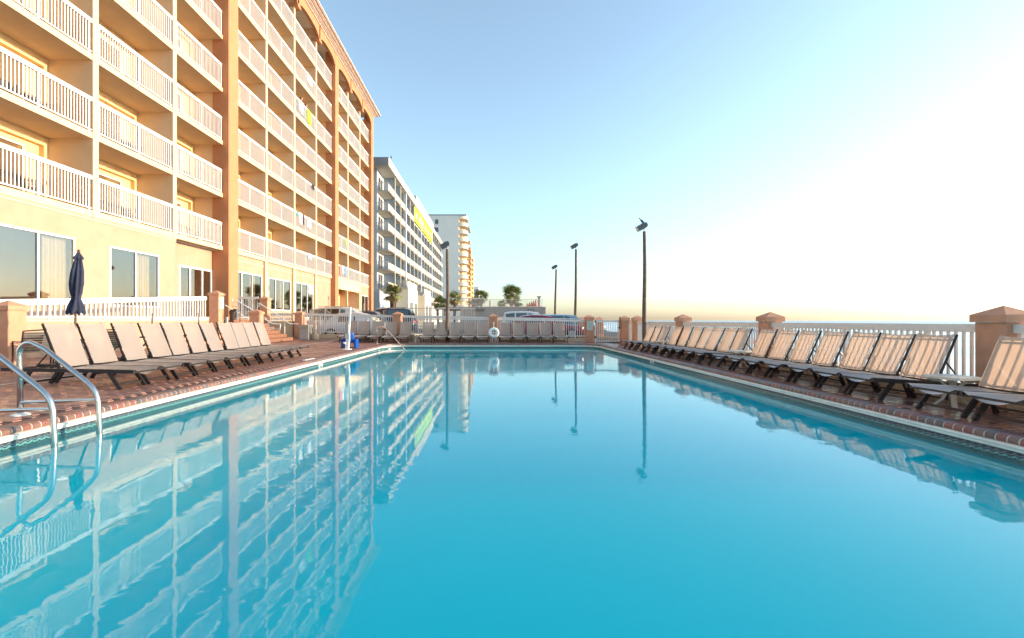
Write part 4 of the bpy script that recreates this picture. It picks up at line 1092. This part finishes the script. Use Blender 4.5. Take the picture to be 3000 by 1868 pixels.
# balcony furniture (bays close enough to show it)
MATS['patio'] = PATM = mat('patio_bronze', (.30, .20, .13), .5)
def bchair(x, y, z, rz, label):
    o = copy_tree(cp); o.location = (x, y, z); o.rotation_euler = (0, 0, rz); tag(o, label, 'chair', 'balcony chairs')
for (bi, k, yy, a, l) in [(1, 0, 15.6, .4, 'chair on the lowest balcony at the left edge'), (1, 1, 15.9, .1, 'chair with a towel, on the left balcony one floor above the lowest'), (1, 1, 14.7, -.5, 'left chair of two on the second-lowest left balcony'), (1, 2, 15.9, .3, 'chair on the third balcony up at the left edge'),
                          (2, 0, 19.9, .2, 'chair on the lowest balcony above the closed umbrella'), (2, 1, 20.0, -.2, 'chair on the second balcony up in the second bay'), (2, 2, 20.2, .3, 'chair on the third balcony up in the second bay'), (3, 0, 24.2, .2, 'chair on the lowest balcony beside the orange pilaster'), (3, 1, 24.0, -.2, 'chair on the second balcony up beside the orange pilaster'),
                          (4, 0, 27.3, .1, 'chair on the lowest balcony right of the orange pilaster'), (4, 1, 27.2, .1, 'chair on the second balcony right of the orange pilaster')]:
    bchair(-15.8, yy, FZ[k], a, l)
def towel(y0, y1, k, drop, m_, label, xo=0.0):
    b = MB(); zt = FZ[k]+1.325; x0 = HX-.10-xo; x1 = HX+.03+xo
    def f(u_, v_):
        y = y0+(y1-y0)*u_
        if v_ < .35: s_ = v_/.35; return (x0, y, zt-drop*.5+drop*.5*s_)
        if v_ < .5: s_ = (v_-.35)/.15; return (x0+(x1-x0)*s_, y, zt+.006*math.sin(PI*s_))
        s_ = (v_-.5)/.5; return (x1+.02*math.sin(u_*9)*s_+.015*s_, y+.04*s_*math.sin(u_*5), zt-drop*s_*(1-.08*math.sin(u_*7)))
    b.grid(f, 8, 12)
    return tag(b.build('towel', m_, smooth='all'), label, 'towel', 'towels hung over balcony railings')
towel(36.9, 38.0, 5, .75, TW, 'white towel over the sixth-floor railing in the third bay past the pilaster')
towel(37.0, 37.75, 4, 1.15, TG, 'lime green towel held out by the two people on the balcony')
towel(35.35, 36.3, 4, .9, TW, 'sheer white towel on the railing left of the two people')
towel(37.9, 38.5, 2, .38, TK, 'small black cloth at the railing end two floors under the people')
towel(35.0, 35.25, 1, .35, TT, 'small teal swimsuit on the second balcony railing')
towel(35.35, 36.0, 1, .85, TW, 'white towel left of the black garment on the second railing')
towel(36.1, 36.35, 1, .8, TK, 'narrow black garment hanging between two white towels')
towel(37.0, 37.75, 1, .85, TW, 'white towel right of the black garment on the second railing')
towel(37.2, 37.9, 0, .45, TW, 'white towel on the lowest railing under the washing')
towel(46.6, 46.95, 1, .65, TG, 'lime towel on the railing past the second pilaster')
towel(44.0, 44.55, 0, .9, TR, 'left coral towel on the lowest railing past the second pilaster')
towel(44.9, 45.5, 0, 1.0, TR, 'right coral towel beside the blue one on the lowest railing')
towel(45.7, 46.2, 0, .8, TW, 'white towel between coral and blue towels on the lowest railing')
towel(46.4, 46.9, 0, .95, TBL, 'blue towel at the right end of the lowest railing washing')
# people leaning on the fifth balcony rail
def person(x, y, z0, hgt, lean, label, shirt):
    t = thing('person', (x, y, z0), label, 'person')
    s = hgt/1.75
    J = [(0,0,.95),(0,0,1.18),(.06+lean*.4,0,1.42),(.10+lean*.6,0,1.50),(.13+lean*.8,0,1.58),  # pelvis, waist, chest, neck, head base
         (.16+lean,0,1.68),
         (.05+lean*.4,.17,1.40),(.20+lean*.4,.20,1.22),(.40,.16,1.33),
         (.05+lean*.4,-.17,1.40),(.20+lean*.4,-.20,1.22),(.40,-.14,1.33),
         (0,.10,.90),(.0,.11,.50),(-.02,.11,.08),(.12,.12,.03),(0,-.10,.90),(.02,-.11,.50),(0,-.11,.08),(.13,-.12,.03)]
    E = [(0,1),(1,2),(2,3),(3,4),(4,5),(2,6),(6,7),(7,8),(2,9),(9,10),(10,11),(0,12),(12,13),(13,14),(14,15),(0,16),(16,17),(17,18),(18,19)]
    Rr = [.135,.115,.14,.055,.08,.085,.06,.042,.03,.06,.042,.03,.085,.06,.042,.035,.085,.06,.042,.035]
    me = bpy.data.meshes.new('body'); me.from_pydata([(a*s, b_*s, c*s) for a, b_, c in J], E, []); me.materials.append(SKIN)
    o = bpy.data.objects.new('body', me); COL.objects.link(o); o.parent = t
    md = o.modifiers.new('skin', 'SKIN'); md.use_smooth_shade = True
    for i, v in enumerate(me.skin_vertices[0].data): v.radius = (Rr[i]*s, Rr[i]*s); v.use_root = (i == 0)
    sb = o.modifiers.new('sub', 'SUBSURF'); sb.levels = 1; sb.render_levels = 2
    hx, hz = x+(.165+lean)*s, z0+1.69*s
    MB().lathe([(.01, -.12), (.07, -.09), (.088, .0), (.075, .08), (.01, .115)], (hx, y, hz), 14).build('head', SKIN, t, smooth='all')
    MB().lathe([(.094, -.02), (.098, .03), (.08, .10), (.01, .13)], (hx-.018, y, hz), 14).build('hair', HAIR, t, smooth='all')
    for q in (-.03, .03): MB().box(hx+.075, hx+.087, y+q-.01, y+q+.01, hz, hz+.012).build('eye', HAIR, t)
    MB().lathe([(.150*s, -.02), (.165*s, .12), (.175*s, .26), (.10*s, .33)], (x+.03, y, z0+1.12*s), 14, .8, 1.15).build('shirt', shirt, t, smooth='all')
    MB().lathe([(.16*s, 0), (.17*s, .15*s), (.15*s, .24*s)], (x, y, z0+.80*s), 14, .85, 1.1).build('shorts', NAVY, t, smooth='all')
PK = mat('pale_skin_shirt', (.72, .42, .30), .8)
person(-15.42, 36.25, FZ[4], 1.80, .12, 'person in pale top leaning on the balcony rail, the left one', PK)
person(-15.42, 37.15, FZ[4], 1.66, .14, 'person holding the lime towel over the balcony rail', PK)

# ------------------------------------------------------------------ second building: white hotel with slate dividers
B2 = thing('white_hotel', (-22, 100, 0), 'white mid-rise hotel with slate blue dividers and a lime green panel under its roof', 'building')
Z2 = [5.45, 8.2, 10.95, 13.7, 16.5, 19.3, 22.25]
XF, XB = -14.5, -16.1
MB().box(-30, XB, 64.0, 135, 0, 22.25).build('main_wall', B2W, B2)
MB().box(-30, -14.1, 62.4, 135.5, 22.25, 23.35).build('roof', B2C, B2)
MB().box(-30.1, -14.09, 62.37, 62.4, 22.25, 23.36).build('roof_end_shade', B2R, B2)  # grey plate putting shade into the colour of the cream roof's end
MB().box(-20, -14.05, 85.2, 110, 23.35, 24.3).build('roof_parapet', B2C, B2)
for k in range(6):
    MB().box(XB, XF, 64.0, 134.8, Z2[k]-.22, Z2[k]).build('balcony_slab', B2C, B2)
par = MB().box(-.06, 0, .12, 4.08, .30, 1.08).box(-.12, .02, .12, 4.08, 0, .22).box(-.07, .03, .12, 4.08, 1.08, 1.16).mesh('parapet', B2C)
dgl = MB().box(0, .05, .5, 3.0, 0, 2.1).mesh('door_glass', B2G)
dfr = MB().box(0, .07, 1.7, 1.8, 0, 2.15).box(0, .07, .42, .5, 0, 2.15).box(0, .07, 3.0, 3.08, 0, 2.15).box(0, .07, .42, 3.08, 2.1, 2.2).mesh('door_frame', ALUW)
for j in range(17):
    y = 64+4.2*j
    if j: MB().box(XB, XF-.05, y-.08, y+.08, 5.2 if j > 1 else 5.2, 22.25).build('divider_wall', B2D, B2)
    if j: MB().box(XF-.05, XF+.10, y-.1, y+.1, 5.2, 22.25).build('divider_edge', B2C, B2)
    if j in (3, 7, 11): MB().box(XF-.3, XF+.18, y-.25, y+.25, 0, 22.25).build('column', B2W, B2)
    for k in range(6):
        if k == 5 and 5 <= j <= 10: continue
        inst('parapet', par, B2, (XF-.02, y, Z2[k]-.22))
        inst('door_glass', dgl, B2, (XB, y, Z2[k])); 
        if j < 3: inst('door_frame', dfr, B2, (XB, y, Z2[k]))
for k in range(6):   # open end rails facing the camera
    z = Z2[k]; b = MB(); b.box(XB, XF+.0, 63.96, 64.04, z+1.0, z+1.07); 
    for i in range(14): x = XB+.06+i*.118; b.box(x-.015, x+.015, 63.98, 64.02, z, z+1.0)
    b.build('end_railing', VINYL, B2)
lp = wall(-14.35, .12, 85.0, 110.1, 19.5, 22.24, [(86.5+4.0*i, 88.2+4.0*i, 20.3, 21.6) for i in range(6)], 'lime_panel', LIME, B2)
for i in range(6): MB().box(-14.45, -14.38, 86.5+4.0*i, 88.2+4.0*i, 20.3, 21.6).build('window', B2D, B2)
for (y0, y1, zt) in ((70, 78.8, 5.75), (87.5, 96.4, 5.7)):
    MB().box(-16.2, -12.8, y0, y1, 0, zt).build('podium', B2C, B2)
    for q in range(2):
        ya = y0+1.2+q*(y1-y0)*.48
        f = MB().box(-12.82, -12.76, ya-.12, ya+2.9, .6, 3.9).build('window', WHITE, B2)
        for s in range(3): MB().box(-12.77, -12.745, ya+.02+s*.95, ya+.85+s*.95, .7, 3.8).build('pane', B2G, f)
    MB().box(-12.9, -12.78, y0-.1, y1+.1, zt, zt+.25).build('ledge', B2C, B2)
    r = MB(); r.box(-14.5, -12.9, y0, y0+.05, zt+1.25, zt+1.32); r.box(-12.95, -12.9, y0, y1, zt+.25, zt+1.3)
    for i in range(12): r.box(-14.4+i*.13, -14.37+i*.13, y0, y0+.04, zt, zt+1.25)
    r.build('podium_railing', B2C, B2)
MB().box(-17.5, -15.6, 63.5, 70.0, 0, 5.2).build('low_block', B2W, B2)
MB().box(-16.1, -14.7, 70.0, 134.8, 0, 5.2).build('ground_wall', B2C, B2)
t = thing('roof_bird', (px(1146, 63), 63, 23.36), 'small dark bird perched on the roof corner', 'bird')
MB().lathe([(.01, 0), (.09, .05), (.10, .15), (.05, .26), (.06, .32), (.01, .38)], (px(1146, 63), 63, 23.36), 8).build('body', BLACK, t, smooth='all')
MB().tube([(px(1146, 63), 63, 23.70), (px(1146, 63)-.14, 63, 23.68)], [.02, .004], 5).build('beak', BLACK, t)
# third: tower with rounded balconies
B3 = thing('cream_tower', (-20, 180, 0), 'tall cream condominium tower with stacked rounded balconies on its sea corner', 'building')
MB().box(-27, -12.2, 170, 205, 0, 40.0).build('tower_wall', B3W, B3)
MB().box(-27.1, -9.4, 169.9, 205, 40.0, 40.35).build('roof_edge', B2R, B3)
MB().box(-12.2, -11.2, 172.5, 205, 0, 40).build('recess_wall', B3Y, B3)
b = MB(); n = 16; vs = []
for z in (-.0, 1.35):
    for i in range(n+1):
        a = -PI/2+PI*i/n; vs.append((3.3*math.cos(a)**.7 if math.cos(a) > 0 else 0, 3.6*math.sin(a)+3.6, z))
N1 = n+1; vs2 = [(x*.94, (y-3.6)*.95+3.6, 1.35) for x, y, z in vs[:N1]]+[(x*.94, (y-3.6)*.95+3.6, .2) for x, y, z in vs[:N1]]
b.add(vs+vs2, [(i, i+1, N1+i+1, N1+i) for i in range(n)]+[(N1+i, N1+i+1, 2*N1+i+1, 2*N1+i) for i in range(n)]+[(2*N1+i, 2*N1+i+1, 3*N1+i+1, 3*N1+i) for i in range(n)]+[tuple(range(N1))[::-1], tuple(range(3*N1, 4*N1))])
rb = b.mesh('rounded_balcony', B2C, smooth=True)
for k in range(14): inst('rounded_balcony', rb, B3, (-12.2, 170, 39.0-2.80*k-.1))
for x0, x1, z0, z1 in [(-21.0, -19.9, 36.8, 38.4), (-21.3, -19.9, 33.8, 35.4)]:
    f = MB().box(x0-.12, x1+.12, 169.9, 170.02, z0-.12, z1+.12).build('window', B2C, B3); MB().box(x0, x1, 169.86, 169.9, z0, z1).build('pane', B2G, f)
# fourth: orange tower
B4 = thing('orange_tower', (-18, 260, 0), 'narrow sunlit orange tower with box balconies beyond the cream tower', 'building')
MB().box(-26, -12.3, 232, 318, 0, 40.6).build('tower_wall', B4O, B4)
bb = MB().box(0, 1.6, 0, 9, 0, 1.5).mesh('balcony', B4O); bb2 = MB().box(0, .9, 0, 12, 0, .5).mesh('balcony_slab', B4O)
for k in range(13):
    inst('balcony', bb, B4, (-12.3, 233, 36.5-2.9*k)); inst('balcony_slab', bb2, B4, (-12.3, 252, 38-2.9*k)); inst('balcony_slab', bb2, B4, (-12.3, 280, 38-2.9*k))
MB().box(-26, -11, 231.8, 240, 40.6, 41.2).build('roof_edge', B4O, B4)
B5 = thing('distant_block', (-17, 520, 0), 'pale distant apartment block just above the dark palm', 'building')
MB().box(-26, -14.0, 500, 540, 0, 37).build('wall', B3W, B5)
for k in range(9): MB().box(-19.5, -14.3, 499.6, 500, 4+3.6*k, 5.4+3.6*k).build('window_band', B2D, B5)

# ------------------------------------------------------------------ middle distance
fence((px(1103, 38), 38), (px(1393, 38), 38), 2.05, 2.05, 1.15, 1.15, 'long white railing beyond the parked cars', name='street_railing', group=None, face=.07, thick=.05, pitch=.13, indiv=False, post_step=12)
W = thing('concrete_deck_wall', (0, 48, 0), 'grey concrete deck wall with a grid of square vent holes', 'wall')
xw0, xw1 = px(1349, 48), px(1598.5, 48)
b = MB(); hx0, hz0 = px(1546, 48), 1.62; hs = .155; gp = .175
xs_ = [hx0+i*gp for i in range(4)]; zs_ = [hz0+j*gp for j in range(3)]
b.box(xw0, hx0-.03, 48, 48.3, 0, 2.41); b.box(hx0+4*gp, xw1, 48, 48.3, 0, 2.41); b.box(hx0-.03, hx0+4*gp, 48, 48.3, 0, hz0-.02); b.box(hx0-.03, hx0+4*gp, 48, 48.3, hz0+3*gp, 2.41)
for i in range(5): x = hx0-.03+i*gp; b.box(x, x+.055, 48.0, 48.3, hz0-.02, hz0+3*gp)
for j in range(4): z = hz0-.02+j*gp; b.box(hx0-.03, hx0+4*gp, 48.005, 48.29, z, z+.05)
b.build('face', CONC, W)
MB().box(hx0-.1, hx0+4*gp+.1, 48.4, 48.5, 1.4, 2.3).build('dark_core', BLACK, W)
MB().box(xw0-2.4, xw1, 48.3, 60, 2.2, 2.41).build('deck_slab', CONC, W)
MB().box(px(1393, 47.8), px(1421, 47.8), 47.75, 48.0, 2.12, 2.36).build('coping', B2R, W)
fence((px(1350, 48.6), 48.6), (px(1421, 48.6), 48.6), 3.38, 3.38, 2.46, 2.46, 'bright white deck railing section in front of the dark palm', name='deck_railing', group='railings on the concrete deck', face=.10, pitch=.13, indiv=False, bw=.05)
fence((px(1421, 48.7), 48.7), (px(1591, 48.7), 48.7), 3.26, 3.26, 2.44, 2.44, 'thin white deck railing in front of the big palm and orange parasols', name='deck_railing', group='railings on the concrete deck', face=.04, thick=.03, pitch=.13, indiv=False)
x = px(1579, 49.5); t = thing('concrete_post', (x, 49.5, 2.4), 'grey concrete post with a wider cap at the end of the deck', 'post')
MB().box(x-.12, x+.12, 49.4, 49.6, 2.4, 3.5).build('shaft', CONC, t); MB().box(x-.2, x+.2, 49.3, 49.7, 3.5, 3.62).build('cap', CONC, t)
x = px(1436, 50.5); t = thing('deck_post', (x, 50.5, 2.4), 'short round post behind the deck railing', 'post')
MB().lathe([(.10, 0), (.10, .7), (.05, .8)], (x, 50.5, 2.4), 10).build('shaft', CONC, t)
for i in range(5):
    x = px(1545+i*6.2, 50.5); hh = .45+.11*i; zt = 2.41+hh
    t = thing('folded_parasol', (x, 50.5, 2.41), ['lowest orange folded parasol, leftmost of the deck group', 'second orange folded parasol of the deck group', 'middle orange folded parasol of the deck group', 'fourth orange folded parasol of the deck group', 'tallest orange folded parasol beside the concrete post'][i], 'umbrella', 'orange folded parasols on the deck')
    MB().tube([(x, 50.5, 2.41), (x, 50.5, zt)], .02, 6).build('pole', WHITE, t)
    MB().grid(lambda uu, vv: (x+(.03+.12*uu)*(1+.25*math.cos(6*2*PI*vv))*math.cos(2*PI*vv), 50.5+(.03+.12*uu)*(1+.25*math.cos(6*2*PI*vv))*math.sin(2*PI*vv), zt-uu*(hh-.05)), 8, 24).build('canopy', ORANGE, t, smooth='all')
# ramp wall seen through the gate
b = MB(); b.add([(5.6, 27.5, -.9), (9.6, 25.2, -.9), (9.6, 25.2, -.12), (5.6, 27.5, .22), (5.65, 27.8, -.9), (9.65, 25.5, -.9), (9.65, 25.5, -.12), (5.65, 27.8, .22)], [(0, 1, 2, 3), (7, 6, 5, 4), (3, 2, 6, 7), (1, 5, 6, 2)])
tag(b.build('ramp_wall', CURB), 'beige sloping beach ramp wall seen through the gate bars', 'wall')
t = thing('ramp_rail', (5.7, 27.4, .2), 'thin metal rail above the beach ramp wall', 'handrail')
MB().tube([(5.65, 27.4, .45), (9.6, 25.1, .10)], .02, 6).build('rail', STEEL, t)
for s in (0, .5, 1): MB().tube([(5.65+3.95*s, 27.4-2.3*s, .2-.34*s), (5.65+3.95*s, 27.4-2.3*s, .45-.35*s)], .015, 6).build('post', STEEL, t)
# beach gear beyond the fence
x = 14.6; y = 25.8
t = thing('beach_canopy', (x, y, -1.1), 'small blue beach canopy with red seats seen through the fence balusters', 'canopy')
for s in (-1, 1):
    for q in (-1, 1): MB().tube([(x+s*.5, y+q*.5, -1.1), (x+s*.45, y+q*.45, .45)], .02, 6).build('leg', WHITE, t)
MB().grid(lambda a, c: (x-.6+1.2*a, y-.6+1.2*c, .45+.18*math.sin(PI*a)*math.sin(PI*c)), 6, 6).build('canopy', BLUEP, t, smooth='all')
for s in (-1, 1): MB().box(x+s*.3-.12, x+s*.3+.12, y-.3, y-.1, -.25, .0).build('seat', TR, t)

# ------------------------------------------------------------------ palms
def frond_mesh(m, name='frond', n=13, droop=.35):
    b = MB(); L = .62
    b.bar((0, 0, 0), (L*.55, 0, .02), .02, .012)
    for i in range(n):
        a = R(-78+156*i/(n-1)); c = Vector((L*.5, 0, .015)); d = Vector((math.cos(a), math.sin(a), 0)); p = Vector((-d.y, d.x, 0))
        ln = L*(.62+.38*math.cos(a*.8)); wd = .034
        m1 = c+d*ln*.6+Vector((0, 0, -.02)); tp_ = c+d*ln+Vector((0, 0, -droop*ln*(.5+.5*abs(math.sin(a)))))
        b.add([c, m1-p*wd, m1+p*wd, tp_], [(0, 1, 2), (1, 3, 2)])
    return b.mesh(name, m)
FG = frond_mesh(LEAFG); FD = frond_mesh(LEAFD, droop=.8)
def palm(x, y, z0, zc, rad, label, seed, dry=10, n=24, group='fan palms beyond the parking lot'):
    rg = random.Random(seed)
    t = thing('palm_tree', (x, y, z0), label, 'palm tree', group)
    pts = []; rs = []
    for k in range(13): u_ = k/12; pts.append((x+.06*math.sin(3*u_+seed), y, z0+(zc-z0)*u_)); rs.append((.17+.05*(k % 2)+.05*u_)*rad/1.2)
    MB().tube(pts, rs, 10).build('trunk', TRUNK, t)
    s = rad/.72
    for i in range(n+dry):
        d_ = i >= n
        az = rg.uniform(0, 2*PI); el = rg.uniform(R(-28), R(82)) if not d_ else rg.uniform(R(-75), R(-35))
        o = inst('frond', FD if d_ else FG, t, (x, y, zc+rg.uniform(-.1, .05)*rad))
        o.rotation_euler = (rg.uniform(-.5, .5), -el, az); k_ = s*rg.uniform(.75, 1.05)*(.8 if d_ else 1); o.scale = (k_, k_, k_)
    return t
def pz(pyy, Y): return EYE+(937-pyy)*Y/1333
palm(px(1152, 60), 60, 0, pz(862, 60), 1.35, 'palm tree with curved trunk in front of the white hotel', 1, 14)
palm(px(1283, 58), 58, 0, pz(890, 58), .95, 'leftmost small palm left of the middle lamp pole', 2, 10)
palm(px(1303, 62), 62, 0, pz(893, 62), .85, 'small palm directly behind the wooden lamp pole', 3, 8)
palm(px(1333, 58), 58, 0, pz(878, 58), 1.0, 'small bright green palm right of the wooden lamp pole', 4, 8)
palm(px(1408, 66), 66, 0, pz(870, 66), 1.15, 'dark palm crown above the white deck railing', 5, 12)
palm(px(1498, 64), 64, 0, pz(864, 64), 1.45, 'biggest palm crown with a dry skirt above the deck railing', 6, 26, 36)
palm(px(1516, 62), 62, 0, pz(888, 62), .8, 'low palm tucked to the right of the biggest palm', 8, 12)
palm(px(1470, 66), 66, 0, pz(893, 66), .8, 'low palm to the left under the biggest palm', 9, 14)
palm(px(1390, 64), 64, 0, pz(891, 64), .9, 'low palm behind the left part of the deck railing', 10, 16)

# ------------------------------------------------------------------ parked cars
TYRE = mat('tyre_rubber', (.02, .02, .02), .8); RIM = mat('alloy_rim', (.5, .5, .5), .35, metal=.8)
TAILR = mat('red_tail_lamp', (.45, .01, .01), .3); HEADL = mat('headlamp_lens', (.75, .75, .72), .15)
def car(x0, Y, L, Wd, roof, col, label, kind='suv', face=1, z0=0.0, rails=False, sunroof=False):
    """x0 = rear end X, car points to +X when face=1; Y = centre line"""
    t = thing('parked_car', (x0+face*L/2, Y, z0), label, 'car', 'cars parked beyond the far fence')
    belt = roof*.60 if kind == 'suv' else roof*.66; hood = belt*.97 if kind == 'suv' else belt*.93
    pm = paint('car_paint_'+str(len(MATS)), col)
    def X(u_): return x0+face*u_*L
    # lower body loft
    st = [(0, .55, .78, .86), (.015, .32, belt*.97, .94), (.10, .25, belt, 1.0), (.30, .24, belt+.01, 1.0), (.62, .24, belt, 1.0), (.74, .24, hood, .99), (.93, .26, hood*.90, .95), (.985, .30, hood*.78, .88), (1.0, .42, hood*.62, .80)]
    b = MB(); vs = []; h = Wd/2
    for u_, zb_2, zt_, wf in st:
        w_ = h*wf
        sec = [(-w_*.9, zb_2), (-w_, zb_2+.18), (-w_*1.0, (zb_2+zt_)/2), (-w_*.97, zt_-.07), (-w_*.90, zt_), (0, zt_+.02), (w_*.90, zt_), (w_*.97, zt_-.07), (w_, (zb_2+zt_)/2), (w_, zb_2+.18), (w_*.9, zb_2)]
        vs += [(X(u_), Y+a, z0+c) for a, c in sec]
    k = 11; fs = []
    for i in range(len(st)-1):
        for j in range(k): fs.append((i*k+j, i*k+(j+1) % k, (i+1)*k+(j+1) % k, (i+1)*k+j))
    fs += [tuple(range(k)), tuple((len(st)-1)*k+j for j in range(k))[::-1]]
    b.add(vs, fs); b.build('body', pm, t, smooth=True)
    # cabin
    if kind == 'suv': cs = [(.03, belt, .90), (.07, roof*.95, .80), (.16, roof, .80), (.45, roof, .80), (.56, roof*.965, .80), (.72, belt-.02, .88)]
    else: cs = [(.10, belt, .88), (.24, roof*.955, .74), (.36, roof, .74), (.48, roof*.99, .74), (.56, roof*.95, .74), (.74, belt-.03, .86)]
    b = MB(); vs = []
    for u_, zt_, wf in cs:
        w_ = h*wf; w2 = h*.93
        vs += [(X(u_), Y-w2, z0+belt-.05), (X(u_), Y-w_, z0+zt_-.03), (X(u_), Y-w_*.8, z0+zt_), (X(u_), Y, z0+zt_+.015), (X(u_), Y+w_*.8, z0+zt_), (X(u_), Y+w_, z0+zt_-.03), (X(u_), Y+w2, z0+belt-.05)]
    k = 7; fs = []
    for i in range(len(cs)-1):
        for j in range(k-1): fs.append((i*k+j, i*k+j+1, (i+1)*k+j+1, (i+1)*k+j))
    fs += [tuple(range(k)), tuple((len(cs)-1)*k+j for j in range(k))[::-1]]
    b.add(vs, fs); b.build('cabin', pm, t, smooth=True)
    # side windows, windscreen, rear window
    def zroof(u_):
        for (a0, r0, _), (a1, r1, _2) in zip(cs[:-1], cs[1:]):
            if a0 <= u_ <= a1: return r0+(r1-r0)*(u_-a0)/(a1-a0)
        return belt
    spans = [(.09, .22), (.24, .40), (.42, .60)] if kind == 'suv' else [(.27, .42), (.44, .63)]
    for s in (-1, 1):
        for a0, a1 in spans:
            pts = []
            for u_, top in ((a0, 0), (a1, 0), (a1, 1), (a0, 1)):
                zt_ = zroof(u_)-.10; wz = belt+.03
                zz = max(zt_, wz+.02) if top else wz
                f = (zz-(belt-.05))/max(.05, (zroof(u_)-.03-(belt-.05)))
                wt = h*(cs[2][2]); ww = h*.93+(wt-h*.93)*min(1, f)
                pts.append((X(u_), Y+s*(ww+.008), z0+zz))
            MB().poly(pts).build('side_window', CARG if s > 0 else CARG, t)
    (ua, za, _), (ub, zb_3, _2) = cs[-2], cs[-1]
    e = .012*face
    MB().add([(X(ua)+e, Y-h*.70, z0+za-.02), (X(ua)+e, Y+h*.70, z0+za-.02), (X(ub)-face*.06+e, Y+h*.82, z0+belt+.03), (X(ub)-face*.06+e, Y-h*.82, z0+belt+.03)], [(0, 1, 2, 3)]).build('windscreen', CARG, t)
    (ua, za, _), (ub, zb_3, _2) = cs[1], cs[0]
    MB().add([(X(ua)-e*2, Y-h*.68, z0+za-.03), (X(ua)-e*2, Y+h*.68, z0+za-.03), (X(ub)-e*2, Y+h*.8, z0+belt+.05), (X(ub)-e*2, Y-h*.8, z0+belt+.05)], [(0, 1, 2, 3)]).build('rear_window', CARG, t)
    for u_ in (.19, .81):
        for s in (-1, 1):
            b = MB(); cx, cy = X(u_), Y+s*(h-.10); b.tube([(cx, cy-.11, z0+.33), (cx, cy+.11, z0+.33)], .33, 20); wl = b.build('wheel', TYRE, t)
            MB().tube([(cx, cy+s*.09, z0+.33), (cx, cy+s*.118, z0+.33)], .21, 14).build('rim', RIM, wl)
    for s in (-1, 1):
        MB().bar((X(.0)+face*.01, Y+s*h*.72, z0+belt*.80), (X(.03), Y+s*h*.86, z0+belt*.92), .16, .16).build('tail_lamp', TAILR, t)
        MB().bar((X(.985), Y+s*h*.62, z0+hood*.72), (X(.93), Y+s*h*.90, z0+hood*.80), .10, .14).build('headlamp', HEADL, t)
        MB().box(X(.60), X(.63), Y+s*h*.98, Y+s*(h+.14), z0+belt+.02, z0+belt+.16).build('mirror', pm, t)
    if rails:
        for s in (-1, 1): MB().tube([(X(.12), Y+s*h*.66, z0+roof+.05), (X(.5), Y+s*h*.66, z0+roof+.05)], .02, 6).build('roof_rail', STEEL, t)
    if sunroof: MB().box(X(.25), X(.48), Y-.45, Y+.45, z0+roof+.005, z0+roof+.018).build('sunroof', CARG, t)
car(px(915, 28.0), 28.0, 4.75, 1.88, 1.82, (.62, .58, .52), 'pale silver SUV with roof rails, behind the nearer silver sedan', 'suv', 1, 0, True)
car(px(940, 25.4), 25.4, 4.6, 1.8, 1.47, (.55, .56, .60), 'silver sedan nearest the left part of the far fence', 'sedan', 1)
car(px(1000, 31), 31, 4.4, 1.8, 1.66, (.05, .02, .025), 'dark maroon car with sunroof right of the silver SUV', 'suv', 1, 0, False, True)
car(px(1219, 34.5), 34.5, 4.9, 1.9, 1.92, (.012, .02, .045), 'dark navy SUV facing left behind a terracotta pillar', 'suv', -1, 0, True)
car(px(1213, 41), 41, 4.2, 1.8, 1.55, (.04, .04, .045), 'black hatchback mostly hidden right of the navy SUV', 'sedan', -1)
car(px(1463, 32.5), 32.5, 4.8, 1.9, 1.64, (.68, .67, .65), 'white SUV behind the life ring end of the far fence', 'suv', 1, 0, True)
car(px(1470, 26.0), 26.0, 4.75, 1.82, 1.35, (.20, .008, .025), 'bright red car seen through the far fence balusters', 'sedan', 1)
car(px(1560, 29.5), 29.5, 4.7, 1.85, 1.40, (.20, .32, .42), 'steel blue car behind the red car', 'suv', 1)
